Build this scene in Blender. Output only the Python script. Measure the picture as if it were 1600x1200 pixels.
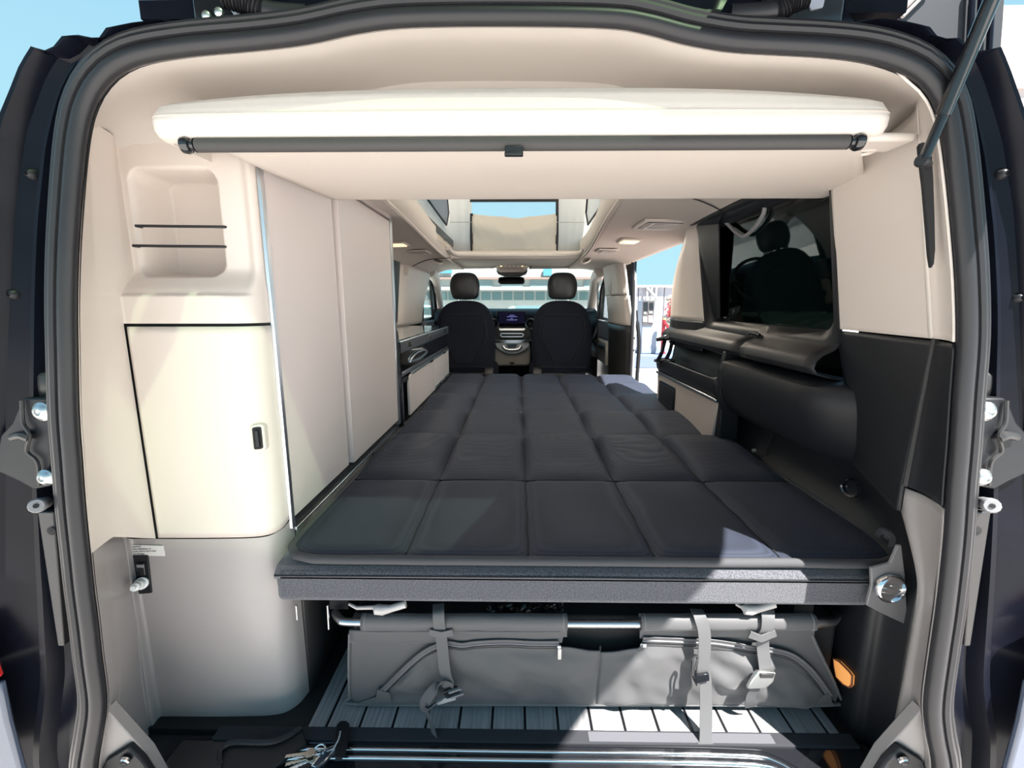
import bpy, bmesh, math, random
from mathutils import Vector, Matrix, noise
random.seed(7)
R = math.radians
for o in list(bpy.data.objects): bpy.data.objects.remove(o)
scn = bpy.context.scene
C = scn.collection
# ------------------------------------------------------------------ camera
F_PX = 700.0
CAM = Vector((0, 0, .84))
PITCH = math.atan(125 / 700.0); YAW = math.atan(10 / 711.0)
cam_d = bpy.data.cameras.new('camera'); cam = bpy.data.objects.new('camera', cam_d); C.objects.link(cam)
cam_d.sensor_fit = 'HORIZONTAL'; cam_d.sensor_width = 36.0; cam_d.lens = 36.0 * F_PX / 1600.0
cam_d.clip_start = .02; cam_d.clip_end = 400
cam.location = CAM; cam.rotation_euler = (math.pi / 2 - PITCH, 0, YAW)
scn.camera = cam
# ------------------------------------------------------------------ light
SUN_DIR = Vector((-.34, .48, -1.0)).normalized()
sd = bpy.data.lights.new('sun', 'SUN'); sd.energy = 17.0; sd.angle = R(.55); sd.color = (1, .965, .91)
so = bpy.data.objects.new('sun', sd); C.objects.link(so); so.location = (2, -3, 8)
so.rotation_euler = SUN_DIR.to_track_quat('-Z', 'Y').to_euler()
w = bpy.data.worlds.new('sky'); scn.world = w; w.use_nodes = True
wn = w.node_tree.nodes; wl = w.node_tree.links
bg = wn['Background']; bg.inputs['Strength'].default_value = 1.0
tc = wn.new('ShaderNodeTexCoord'); sp = wn.new('ShaderNodeSeparateXYZ'); cr = wn.new('ShaderNodeValToRGB')
wl.new(tc.outputs['Generated'], sp.inputs[0]); wl.new(sp.outputs['Z'], cr.inputs['Fac']); wl.new(cr.outputs['Color'], bg.inputs['Color'])
e = cr.color_ramp.elements
e[0].position = 0.0; e[0].color = (.44, .74, .84, 1)
e[1].position = 1.0; e[1].color = (.20, .40, .72, 1)
k = e.new(.22); k.color = (.40, .70, .82, 1)
k = e.new(.55); k.color = (.30, .58, .78, 1)
vs = scn.view_settings
vs.view_transform = 'Standard'; vs.look = 'None'; vs.gamma = 1; vs.use_curve_mapping = False; vs.exposure = 0.25
try:
    scn.cycles.max_bounces = 10; scn.cycles.diffuse_bounces = 6; scn.cycles.transparent_max_bounces = 16
except Exception: pass

# ------------------------------------------------------------------ rays
_cp, _sp, _cy, _sy = math.cos(PITCH), math.sin(PITCH), math.cos(YAW), math.sin(YAW)
RIGHT = Vector((_cy, _sy, 0)); FWD = Vector((-_sy * _cp, _cy * _cp, -_sp)); UP = RIGHT.cross(FWD)
def ray(u, v): return RIGHT * (u - 800) + UP * (600 - v) + FWD * F_PX
def ay(u, v, Y): d = ray(u, v); return CAM + d * (Y / d.y)
def ax(u, v, X): d = ray(u, v); return CAM + d * (X / d.x)
def az(u, v, Z): d = ray(u, v); return CAM + d * ((Z - CAM.z) / d.z)
def apl(u, v, p0, n): d = ray(u, v); n = Vector(n); return CAM + d * ((Vector(p0) - CAM).dot(n) / d.dot(n))
# seal plane: leans a little forward towards the roof
SEAL_P = (0, .595, .1); SEAL_N = Vector((0, 1, -.066)).normalized()
def asl(u, v, dy=0): return apl(u, v, (0, .595 + dy, .1), SEAL_N)

# ------------------------------------------------------------------ materials
MATS = {}
def mat(name, col, rough=.5, metal=0, spec=.5, bump=None, noise_col=None, coat=0, emis=None, estr=0, sheen=0, alpha=None, trans=0, wave=None):
    if name in MATS: return MATS[name]
    m = bpy.data.materials.new(name); m.use_nodes = True
    nt = m.node_tree; b = nt.nodes['Principled BSDF']
    col = tuple(col) + (1,)
    b.inputs['Base Color'].default_value = col
    b.inputs['Roughness'].default_value = rough; b.inputs['Metallic'].default_value = metal
    b.inputs['Specular IOR Level'].default_value = spec
    b.inputs['Coat Weight'].default_value = coat; b.inputs['Coat Roughness'].default_value = .06
    b.inputs['Sheen Weight'].default_value = sheen; b.inputs['Sheen Roughness'].default_value = .45
    if trans: b.inputs['Transmission Weight'].default_value = trans
    if emis: b.inputs['Emission Color'].default_value = tuple(emis) + (1,); b.inputs['Emission Strength'].default_value = estr
    tcn = nt.nodes.new('ShaderNodeTexCoord')
    if noise_col:           # (scale, amount, detail, stretch)
        sc, am, de, st = noise_col
        mp = nt.nodes.new('ShaderNodeMapping'); mp.inputs['Scale'].default_value = st
        nz = nt.nodes.new('ShaderNodeTexNoise'); nz.inputs['Scale'].default_value = sc; nz.inputs['Detail'].default_value = de
        rp = nt.nodes.new('ShaderNodeValToRGB')
        rp.color_ramp.elements[0].color = tuple(max(0, c * (1 - am)) for c in col[:3]) + (1,)
        rp.color_ramp.elements[1].color = tuple(min(1, c * (1 + am)) for c in col[:3]) + (1,)
        rp.color_ramp.elements[0].position = .3; rp.color_ramp.elements[1].position = .7
        nt.links.new(tcn.outputs['Object'], mp.inputs[0]); nt.links.new(mp.outputs[0], nz.inputs['Vector'])
        nt.links.new(nz.outputs['Fac'], rp.inputs[0]); nt.links.new(rp.outputs[0], b.inputs['Base Color'])
    if bump:                # (scale, strength, distance)
        nz = nt.nodes.new('ShaderNodeTexNoise'); nz.inputs['Scale'].default_value = bump[0]; nz.inputs['Detail'].default_value = 3
        bp = nt.nodes.new('ShaderNodeBump'); bp.inputs['Strength'].default_value = bump[1]; bp.inputs['Distance'].default_value = bump[2]
        nt.links.new(tcn.outputs['Object'], nz.inputs['Vector']); nt.links.new(nz.outputs['Fac'], bp.inputs['Height'])
        nt.links.new(bp.outputs[0], b.inputs['Normal'])
    if wave:                # woven mesh: (scale_x, scale_y, strength, distance)
        mp = nt.nodes.new('ShaderNodeMapping'); mp.inputs['Scale'].default_value = (wave[0], wave[1], wave[0]); mp.inputs['Rotation'].default_value = (0, 0, R(45))
        ck = nt.nodes.new('ShaderNodeTexVoronoi'); ck.inputs['Scale'].default_value = 1.0; ck.inputs['Randomness'].default_value = 0.0
        bp = nt.nodes.new('ShaderNodeBump'); bp.inputs['Strength'].default_value = wave[2]; bp.inputs['Distance'].default_value = wave[3]
        nt.links.new(tcn.outputs['Object'], mp.inputs[0]); nt.links.new(mp.outputs[0], ck.inputs['Vector'])
        rp = nt.nodes.new('ShaderNodeValToRGB'); rp.color_ramp.elements[0].color = tuple(c * .25 for c in col[:3]) + (1,); rp.color_ramp.elements[1].color = tuple(c * 1.7 for c in col[:3]) + (1,); rp.color_ramp.elements[0].position = .12; rp.color_ramp.elements[1].position = .5
        nt.links.new(ck.outputs['Distance'], rp.inputs[0]); nt.links.new(rp.outputs[0], b.inputs['Base Color'])
        nt.links.new(ck.outputs['Distance'], bp.inputs['Height']); nt.links.new(bp.outputs[0], b.inputs['Normal'])
    MATS[name] = m
    return m
def glass(name, tint, gloss=.12, rough=.02):
    m = bpy.data.materials.new(name); m.use_nodes = True; nt = m.node_tree
    nt.nodes.remove(nt.nodes['Principled BSDF']); out = nt.nodes['Material Output']
    t = nt.nodes.new('ShaderNodeBsdfTransparent'); t.inputs[0].default_value = tuple(tint) + (1,)
    g = nt.nodes.new('ShaderNodeBsdfGlossy'); g.inputs['Roughness'].default_value = rough
    lw = nt.nodes.new('ShaderNodeLayerWeight'); lw.inputs['Blend'].default_value = .5
    pw_ = nt.nodes.new('ShaderNodeMath'); pw_.operation = 'POWER'; pw_.inputs[1].default_value = 4.0
    fr = nt.nodes.new('ShaderNodeMath'); fr.operation = 'MULTIPLY_ADD'; fr.inputs[1].default_value = .75; fr.inputs[2].default_value = .04
    nt.links.new(lw.outputs['Facing'], pw_.inputs[0]); nt.links.new(pw_.outputs[0], fr.inputs[0])
    mx = nt.nodes.new('ShaderNodeMixShader')
    nt.links.new(fr.outputs[0], mx.inputs[0]); nt.links.new(t.outputs[0], mx.inputs[1]); nt.links.new(g.outputs[0], mx.inputs[2])
    nt.links.new(mx.outputs[0], out.inputs[0]); MATS[name] = m
    return m
def canvas_mat(name, col, trans):
    m = bpy.data.materials.new(name); m.use_nodes = True; nt = m.node_tree
    b = nt.nodes['Principled BSDF']; out = nt.nodes['Material Output']
    b.inputs['Base Color'].default_value = tuple(col) + (1,); b.inputs['Roughness'].default_value = .9
    tr = nt.nodes.new('ShaderNodeBsdfTranslucent'); tr.inputs[0].default_value = tuple(col) + (1,)
    mx = nt.nodes.new('ShaderNodeMixShader'); mx.inputs[0].default_value = trans
    nt.links.new(b.outputs[0], mx.inputs[1]); nt.links.new(tr.outputs[0], mx.inputs[2]); nt.links.new(mx.outputs[0], out.inputs[0])
    MATS[name] = m
    return m
CREAM = mat('cream_plastic', (.66, .592, .54), .45, bump=(900, .05, .0006))
HEADL = mat('headliner_fabric', (.63, .565, .51), .85, bump=(1400, .12, .0008))
LEATH = mat('cream_leatherette', (.68, .625, .57), .5, bump=(700, .15, .001))
GREIGE = mat('greige_laminate', (.72, .64, .615), .38, bump=(500, .03, .0005))
ALU = mat('aluminium', (.72, .74, .78), .28, 1)
CHROME = mat('chrome', (.85, .86, .88), .1, 1)
BLACKP = mat('black_grained_plastic', (.010, .011, .014), .45, spec=.4, bump=(1100, .15, .0006))
BLACKG = mat('black_gloss', (.012, .013, .016), .08, coat=.5)
DARKREC = mat('dark_recess', (.010, .010, .012), .8)
RUBBER = mat('seal_rubber', (.018, .018, .021), .40, spec=.4, bump=(500, .08, .0006))
NAVY = mat('navy_black_paint', (.005, .006, .011), .26, spec=.14, coat=.0, noise_col=(9, .3, 3, (1, 1, 1)))
GREYP = mat('grey_trim_plastic', (.27, .248, .242), .34, bump=(900, .12, .0006))
GREYD = mat('dark_grey_trim', (.030, .029, .030), .40, bump=(900, .12, .0006))
MESHF = mat('black_spacer_mesh', (.021, .025, .038), .52, spec=.16, sheen=.03, wave=(330, 330, .9, .0014))
FABRIC = mat('charcoal_fabric', (.080, .081, .095), .9, sheen=.35, bump=(900, .5, .0014), noise_col=(420, .55, 2, (1, 1, 1)))
BAGF = mat('bag_nylon', (.085, .084, .088), .62, sheen=.2, bump=(1500, .25, .0008))
WEB = mat('strap_webbing', (.10, .10, .105), .7, bump=(1200, .4, .0008))
SEATF = mat('seat_fabric', (.010, .012, .020), .85, spec=.2, sheen=.03, bump=(900, .2, .001))
SEATL = mat('seat_leather', (.026, .026, .030), .38, bump=(500, .1, .001))
SEAML = mat('seam_thread', (.015, .016, .02), .8)
PLANK = mat('grey_oak_plank', (.27, .265, .27), .5, noise_col=(14, .28, 6, (14, .5, 1)))
CAULK = mat('black_caulk', (.012, .012, .013), .6)
CARPET = mat('black_carpet', (.030, .031, .038), .95, bump=(1500, .6, .002))
STEEL = mat('brushed_steel', (.55, .55, .56), .3, 1)
ZINC = mat('zinc_bolt', (.62, .63, .62), .38, 1)
COVERG = mat('warm_grey_cover', (.37, .338, .33), .32, bump=(900, .12, .0006))
WHITEP = mat('white_plastic', (.82, .83, .83), .35)
AMBER = mat('amber_lens', (.85, .38, .12), .25, emis=(1, .42, .12), estr=.55)
LAMPW = mat('lamp_diffuser', (.80, .80, .86), .4)
WARML = mat('warm_lamp', (.9, .8, .6), .4, emis=(1, .78, .42), estr=1.2)
REDL = mat('tail_lamp_red', (.55, .02, .02), .12, coat=1)
CANVAS = canvas_mat('tent_canvas', (.86, .80, .72), .55)
HEADR = mat('header_trim_fabric', (.54, .495, .455), .85, bump=(1400, .12, .0008))
PAPER = mat('label_paper', (.78, .75, .72), .6)
INK = mat('label_ink', (.04, .04, .05), .7)
GLASS_T = glass('green_tailgate_glass', (.26, .315, .25))
GLASS_W = glass('clear_windscreen', (.90, .96, .95))
GLASS_D = glass('privacy_glass', (.035, .05, .045))
GLASS_K = mat('black_glass_top', (.012, .013, .014), .05, coat=1)
CONC = mat('pale_concrete', (.60, .56, .53), .9, noise_col=(3, .10, 6, (1, 1, 1)))
PAVE = mat('red_brick_paving', (.34, .25, .225), .9, noise_col=(40, .2, 3, (1, 1, 1)))
KERB = mat('kerb_blue_grey', (.13, .17, .26), .8)
FACADE = mat('white_facade', (.36, .37, .365), .8, noise_col=(2, .06, 3, (1, 1, 1)))
SHUT = mat('roller_shutter', (.24, .31, .33), .6)
PANE = mat('shop_glass', (.10, .16, .17), .08)
ROOFW = canvas_mat('white_roof_shell', (.85, .83, .78), .45)  # translucency put into the lid shell to brighten the tent below

# ------------------------------------------------------------------ mesh builder
class MB:
    def __init__(s): s.v = []; s.f = []
    def add(s, vs, fs):
        n = len(s.v); s.v += [Vector(p) for p in vs]; s.f += [tuple(i + n for i in f) for f in fs]; return s
    def box(s, x0, x1, y0, y1, z0, z1):
        return s.add([(x0, y0, z0), (x1, y0, z0), (x1, y1, z0), (x0, y1, z0), (x0, y0, z1), (x1, y0, z1), (x1, y1, z1), (x0, y1, z1)],
                     [(0, 3, 2, 1), (4, 5, 6, 7), (0, 1, 5, 4), (1, 2, 6, 5), (2, 3, 7, 6), (3, 0, 4, 7)])
    def prism(s, pts, off):
        n = len(pts); off = Vector(off); a = [Vector(p) for p in pts]
        return s.add(a + [p + off for p in a], [tuple(range(n - 1, -1, -1)), tuple(range(n, 2 * n))] + [(i, (i + 1) % n, n + (i + 1) % n, n + i) for i in range(n)])
    def tube(s, path, r, n=8, closed=False, caps=True):
        P = [Vector(p) for p in path]; m = len(P); rr = r if isinstance(r, (list, tuple)) else [r] * m
        T = []
        for i in range(m):
            a = P[(i - 1) % m] if (closed or i > 0) else P[i]; b = P[(i + 1) % m] if (closed or i < m - 1) else P[i]
            T.append((b - a).normalized())
        ref = Vector((0, 0, 1)) if abs(T[0].z) < .9 else Vector((1, 0, 0))
        nrm = (ref - T[0] * ref.dot(T[0])).normalized(); base = len(s.v); vs = []
        for i in range(m):
            nrm = (nrm - T[i] * nrm.dot(T[i])).normalized(); bn = T[i].cross(nrm)
            for k in range(n):
                a = 2 * math.pi * k / n; vs.append(P[i] + (nrm * math.cos(a) + bn * math.sin(a)) * rr[i])
        fs = []
        for i in range(m if closed else m - 1):
            j = (i + 1) % m
            for k in range(n): fs.append((i * n + k, i * n + (k + 1) % n, j * n + (k + 1) % n, j * n + k))
        if caps and not closed: fs += [tuple(range(n - 1, -1, -1)), tuple((m - 1) * n + k for k in range(n))]
        return s.add(vs, fs)
    def ribbon(s, path, wdir, w, t, tdir=None):
        P = [Vector(p) for p in path]; m = len(P); vs = []
        for i in range(m):
            T = (P[min(i + 1, m - 1)] - P[max(i - 1, 0)]).normalized()
            wd = Vector(wdir[i] if isinstance(wdir, list) else wdir); wd = (wd - T * wd.dot(T)).normalized(); td = T.cross(wd)
            for a, b in ((-1, -1), (1, -1), (1, 1), (-1, 1)): vs.append(P[i] + wd * (a * w / 2) + td * (b * t / 2))
        fs = [(i * 4 + k, i * 4 + (k + 1) % 4, i * 4 + 4 + (k + 1) % 4, i * 4 + 4 + k) for i in range(m - 1) for k in range(4)]
        return s.add(vs, fs + [(3, 2, 1, 0), tuple(4 * (m - 1) + k for k in range(4))])
    def lathe(s, prof, c, axis, n=24, caps=True):
        c = Vector(c); axis = Vector(axis).normalized(); ref = Vector((0, 0, 1)) if abs(axis.z) < .9 else Vector((1, 0, 0))
        a1 = axis.cross(ref).normalized(); a2 = axis.cross(a1); vs = []
        for r, h in prof:
            for k in range(n):
                t = 2 * math.pi * k / n; vs.append(c + axis * h + (a1 * math.cos(t) + a2 * math.sin(t)) * r)
        m = len(prof)
        fs = [(i * n + k, i * n + (k + 1) % n, (i + 1) * n + (k + 1) % n, (i + 1) * n + k) for i in range(m - 1) for k in range(n)]
        if caps: fs += [tuple(range(n - 1, -1, -1)), tuple((m - 1) * n + k for k in range(n))]
        return s.add(vs, fs)
    def grid(s, fn, nu, nv, cu=False):
        vs = [fn(i / (nu if cu else nu), j / nv) for j in range(nv + 1) for i in range(nu + (0 if cu else 1))]
        W = nu + (0 if cu else 1)
        fs = [(j * W + i, j * W + (i + 1) % W, (j + 1) * W + (i + 1) % W, (j + 1) * W + i) for j in range(nv) for i in range(nu)]
        return s.add(vs, fs)
    def loft(s, rings, closed=True, caps=False):
        n = len(rings[0]); m = len(rings); vs = [p for r in rings for p in r]
        fs = [(i * n + k, i * n + (k + 1) % n, (i + 1) * n + (k + 1) % n, (i + 1) * n + k) for i in range(m - 1) for k in range(n if closed else n - 1)]
        if caps: fs += [tuple(range(n - 1, -1, -1)), tuple((m - 1) * n + k for k in range(n))]
        return s.add(vs, fs)
OFF = {}
def _props(o, label, cat, group, kind):
    if label: o['label'] = label
    if cat: o['category'] = cat
    if group: o['group'] = group
    if kind: o['kind'] = kind
def thing(name, label, cat, loc=(0, 0, 0), group=None, kind=None):
    o = bpy.data.objects.new(name, None); C.objects.link(o); o.location = loc; o.empty_display_size = .05
    OFF[o.name] = Vector(loc); _props(o, label, cat, group, kind)
    return o
def rootoff(o):
    while o.parent: o = o.parent
    return OFF[o.name]
def obj(name, mb, m, parent=None, bevel=0, segs=2, smooth=True, ang=40, solid=0, sub=0, label=None, cat=None, group=None, kind=None, off=1, fix=True):
    V = mb.v
    if parent is None:
        lo = [min(p[i] for p in V) for i in range(3)]; hi = [max(p[i] for p in V) for i in range(3)]
        loc = Vector(((lo[0] + hi[0]) / 2, (lo[1] + hi[1]) / 2, lo[2]))
    else: loc = rootoff(parent)
    me = bpy.data.meshes.new(name); me.from_pydata([tuple(p - loc) for p in V], [], mb.f); me.update()
    if fix:
        bm = bmesh.new(); bm.from_mesh(me); bmesh.ops.recalc_face_normals(bm, faces=bm.faces); bm.to_mesh(me); bm.free()
    me.materials.append(m)
    if smooth:
        me.polygons.foreach_set('use_smooth', [True] * len(me.polygons)); me.set_sharp_from_angle(angle=R(ang))
    o = bpy.data.objects.new(name, me); C.objects.link(o)
    if parent is None: o.location = loc; OFF[o.name] = loc
    else: o.parent = parent
    if solid:
        md = o.modifiers.new('solid', 'SOLIDIFY'); md.thickness = solid; md.offset = off
    if bevel:
        md = o.modifiers.new('bevel', 'BEVEL'); md.width = bevel; md.segments = segs; md.limit_method = 'ANGLE'; md.angle_limit = R(35)
        if smooth: md.harden_normals = False
    if sub:
        md = o.modifiers.new('sub', 'SUBSURF'); md.levels = sub; md.render_levels = sub
    _props(o, label, cat, group, kind)
    return o
def text_obj(name, body, size, mtx, m, parent, align='LEFT'):
    cu = bpy.data.curves.new(name, 'FONT'); cu.body = body; cu.size = size; cu.align_x = align; cu.extrude = .0001; cu.resolution_u = 2
    t = bpy.data.objects.new(name + '_src', cu); C.objects.link(t)
    dg = bpy.context.evaluated_depsgraph_get(); dg.update()
    me = bpy.data.meshes.new_from_object(t.evaluated_get(dg)); bpy.data.objects.remove(t); bpy.data.curves.remove(cu)
    me.transform(Matrix.Translation(-rootoff(parent)) @ mtx); me.materials.clear(); me.materials.append(m)
    o = bpy.data.objects.new(name, me); C.objects.link(o); o.parent = parent
    return o
def spline(pts, n, closed=False):
    P = [Vector(p) for p in pts]; m = len(P); segs = m if closed else m - 1; out = []
    for i in range(segs):
        p0 = P[(i - 1) % m] if (closed or i) else P[0] * 2 - P[1]; p1 = P[i]; p2 = P[(i + 1) % m]
        p3 = P[(i + 2) % m] if (closed or i < m - 2) else P[-1] * 2 - P[-2]
        for k in range(n):
            t = k / n
            out.append(.5 * ((2 * p1) + (p2 - p0) * t + (2 * p0 - 5 * p1 + 4 * p2 - p3) * t * t + (3 * p1 - p0 - 3 * p2 + p3) * t ** 3))
    if not closed: out.append(P[-1])
    return out
def resample(P, n, closed=False):
    P = [Vector(p) for p in P]; Q = P + [P[0]] if closed else P
    L = [0]
    for i in range(len(Q) - 1): L.append(L[-1] + (Q[i + 1] - Q[i]).length)
    out = []; j = 0
    for k in range(n):
        t = L[-1] * k / (n if closed else n - 1)
        while j < len(L) - 2 and L[j + 1] < t: j += 1
        a = (t - L[j]) / max(1e-9, L[j + 1] - L[j]); out.append(Q[j].lerp(Q[j + 1], min(1, a)))
    return out
def rrect(w, h, r, n=5):
    out = []
    for cx, cy, a0 in ((w / 2 - r, h / 2 - r, 0), (-w / 2 + r, h / 2 - r, 90), (-w / 2 + r, -h / 2 + r, 180), (w / 2 - r, -h / 2 + r, 270)):
        for k in range(n + 1):
            a = R(a0 + 90 * k / n); out.append((cx + r * math.cos(a), cy + r * math.sin(a)))
    return out
def sstep(a, b, x):
    t = min(1, max(0, (x - a) / (b - a))); return t * t * (3 - 2 * t)
# ================================================================== setting: ground and van shell
gm = MB(); gm.box(-60, 60, -40, 90, -.72, -.62)
ground = obj('ground', gm, CONC, kind='structure', label='pale sunlit concrete forecourt around the van', cat='ground', smooth=False)

fm = MB(); fm.box(-.80, .80, .76, 4.3, -.08, -.006)
floor = obj('floor', fm, CAULK, kind='structure', label='dark van floor under the grey planks', cat='floor', smooth=False)
PW = .067; x = .017 - PW * 7
plank_me = None
i = 0
while x < .66:
    x0 = max(x, -.424); x1 = min(x + PW, .645)
    if x1 - x0 > .012:
        pm = MB(); pm.box(x0 + .0012, x1 - .0042, .7635, 2.95, -.006, .0); obj('plank', pm, PLANK, floor, bevel=.0008, segs=1)
        if x1 < .64: pm = MB(); pm.box(x1 - .0028, x1 - .0008, .7635, 2.95, -.006, -.0004); obj('inlay_strip', pm, BLACKG, floor, smooth=False)
    x += PW
# outer skins of the van
wr = MB()
wr.box(.775, .83, .70, 2.06, -.45, .765); wr.box(.74, .83, .70, .99, .765, 1.06); wr.box(.74, .78, .90, .99, 1.06, 1.25); wr.box(.74, .78, .99, 1.70, 1.125, 1.25)
wr.box(.74, .83, 1.70, 2.06, .765, 1.25); wr.box(.74, .78, 2.06, 3.0, 1.165, 1.25); wr.box(.76, .795, 3.12, 3.55, -.4, 1.25)
wr.box(.76, .83, 3.55, 4.4, -.4, .70); wr.box(.74, .83, 3.55, 4.3, 1.14, 1.25); wr.box(.74, .83, 2.06, 3.0, -.45, -.02)
obj('wall_right', wr, NAVY, kind='structure', label='dark van body side with the open sliding doorway', cat='wall', smooth=False)
wlm = MB()
wlm.box(-.83, -.775, .70, .90, -.45, 1.06); wlm.box(-.83, -.775, .90, 1.74, -.45, 1.25); wlm.box(-.83, -.775, 1.74, 2.70, -.45, .74); wlm.box(-.83, -.76, 1.74, 2.70, 1.10, 1.25)
wlm.box(-.83, -.77, 2.70, 3.5, -.45, 1.25); wlm.box(-.83, -.77, 3.5, 4.4, -.45, .72); wlm.box(-.83, -.75, 3.5, 4.3, 1.14, 1.25)
obj('wall_left', wlm, NAVY, kind='structure', label='dark van body side behind the kitchen cabinets', cat='wall', smooth=False)
rf = MB()
rf.box(-.56, .56, .74, .90, 1.255, 1.28); rf.box(-.77, .77, .90, 1.13, 1.235, 1.28); rf.box(-.77, -.46, 1.13, 3.4, 1.235, 1.28); rf.box(.44, .77, 1.13, 3.4, 1.235, 1.28); rf.box(-.77, .77, 3.36, 4.05, 1.235, 1.28)
roof = obj('roof', rf, NAVY, kind='structure', label='dark metal van roof around the pop-up hatch', cat='roof', smooth=False)

# ceiling lining: side strips, front strip, hatch rim
cg = MB()
def strip_l(s, t):
    Y = 1.2 + t * 2.75; k = s * s * (3 - 2 * s)
    xi = -.40 - .07 * sstep(1.2, 3.1, Y)
    X = -.765 + s * (xi + .765)
    return (X, Y, 1.075 + .075 * math.sin(min(1, s * 1.5) * math.pi / 2) - .02 * t)
cg.grid(strip_l, 16, 24)
def strip_r(s, t):
    Y = .95 + t * 3.0
    xi = .30 + .12 * sstep(1.2, 3.1, Y)
    X = .735 + s * (xi - .735)
    return (X, Y, 1.115 + .04 * math.sin(min(1, s * 1.4) * math.pi / 2) - .02 * t)
cg.grid(strip_r, 16, 24)
ceiling = obj('ceiling', cg, HEADL, kind='structure', label='cream fabric roof lining along both sides of the van', cat='ceiling', solid=.008)
# front roof strip with rim of the hatch
fr = MB()
prof = [(3.24, 1.205), (3.235, 1.185), (3.245, 1.155), (3.30, 1.148), (3.55, 1.150), (3.85, 1.150), (3.98, 1.148)]
def front_strip(s, t):
    kk = t * (len(prof) - 1); i = min(int(kk), len(prof) - 2); a = kk - i
    y = prof[i][0] * (1 - a) + prof[i + 1][0] * a; z = prof[i][1] * (1 - a) + prof[i + 1][1] * a
    X = -.74 + 1.46 * s
    e_ = max(0, abs(s - .5) - .28) / .22
    if t < .35: y -= .22 * e_ * e_
    return (X, y, z - .03 * e_ ** 3 * t)
fr.grid(front_strip, 40, 24)
obj('front_lining', fr, HEADL, ceiling, solid=.008)
rim = MB()
rim.tube(spline([(-.46, 3.0, 1.20), (-.44, 3.12, 1.178), (-.36, 3.22, 1.178), (0, 3.245, 1.178), (.34, 3.22, 1.178), (.42, 3.12, 1.178), (.43, 3.0, 1.20)], 8), .018, 10)
obj('hatch_rim', rim, CREAM, ceiling)
tl = MB()
tl.grid(lambda s, t: (-.402 - .07 * sstep(1.2, 3.1, 1.2 + 2.05 * t), 1.2 + 2.05 * t, 1.145 - .015 * t + (.12 + .015 * t) * s), 2, 24); tl.grid(lambda s, t: (.302 + .12 * sstep(1.2, 3.1, 1.2 + 2.05 * t), 1.2 + 2.05 * t, 1.148 - .015 * t + (.12 + .015 * t) * s), 2, 24)
obj('hatch_side_lining', tl, HEADL, ceiling, solid=.006)
# joint lines across the side strips
jm = MB(); jm.tube([(-.76 + .33 * k / 10, 3.05 - .12 * (k / 10) ** 2, 1.068 + .073 * math.sin(min(1, k / 10 * 1.5) * math.pi / 2) - .012) for k in range(11)], .0025, 6)
jm.tube([(.72 - .32 * k / 10, 1.55 - .25 * (k / 10), 1.112 + .036 * math.sin(min(1, k / 10 * 1.4) * math.pi / 2) - .006) for k in range(11)], .002, 6)
obj('lining_joint', jm, GREYD, ceiling)

# ================================================================== tailgate seal and body surround
IN = [(150,1200),(158,1150),(164,1098),(156,1030),(150,975),(143,920),(138,870),(130,790),(125,720),(120,650),(118,560),(117,480),(119,400),(124,320),(130,250),(135,212),(142,180),(158,145),(185,117),(225,99),(300,87),(400,78),(480,68),(560,51),(640,42),(800,40),(950,43),(1010,52),(1070,68),(1140,80),(1200,84),(1290,89),(1360,98),(1415,116),(1446,140),(1464,172),(1473,212),(1481,270),(1490,360),(1496,440),(1498,530),(1492,620),(1487,700),(1482,760),(1476,850),(1465,950),(1455,1020),(1445,1100),(1449,1150),(1458,1200)]
inner = [asl(u, v) for u, v in IN]
def slp(x, z): return Vector((x, .595 + (z - .1) * .066, z))
low = [slp(inner[-1].x + .003, .05), slp(.655, -.005), slp(.60, -.035), slp(.3, -.04), slp(-.3, -.04), slp(-.60, -.035), slp(-.665, -.005), slp(inner[0].x - .003, .05)]
seal = resample(spline(inner + low, 5, closed=True), 300, closed=True)
NS = len(seal)
def outn(i):
    t = (seal[(i + 2) % NS] - seal[(i - 2) % NS]).normalized(); n = Vector((-t.z, 0, t.x))
    c = Vector((0, 0, .6)) - seal[i]
    return n if n.dot(Vector((c.x, 0, c.z))) < 0 else -n
SN = [outn(i) for i in range(NS)]
def ring(off, dy): return [seal[i] + SN[i] * off + Vector((0, dy, 0)) for i in range(NS)]
def seal_at(side, z):
    best = None; P = SEALS[side]
    for a, b in zip(P, P[1:]):
        if a.z <= z <= b.z: return a.lerp(b, (z - a.z) / max(1e-6, b.z - a.z))
    return P[0] if z < P[0].z else P[-1]
SEALS = {sd_: sorted([p for p in seal if p.x * sd_ > .5 and p.z > .02], key=lambda p: p.z) for sd_ in (-1, 1)}
sl = thing('tailgate_seal', 'black rubber weather seal running around the tailgate opening', 'door seal', tuple(slp(0, -.06)))
m_ = MB(); m_.tube(ring(.0115, 0), .0115, 10, closed=True); obj('inner_bulb', m_, RUBBER, sl)
m_ = MB(); m_.tube(ring(.0275, -.004), .0065, 8, closed=True); obj('outer_bulb', m_, RUBBER, sl)
m_ = MB(); m_.tube(ring(.0385, .002), .0055, 8, closed=True); obj('flange', m_, RUBBER, sl)
m_ = MB(); m_.loft([ring(.004, .012), ring(.020, .006), ring(.045, .010), ring(.048, .03)]); obj('carrier', m_, RUBBER, sl)

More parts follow.
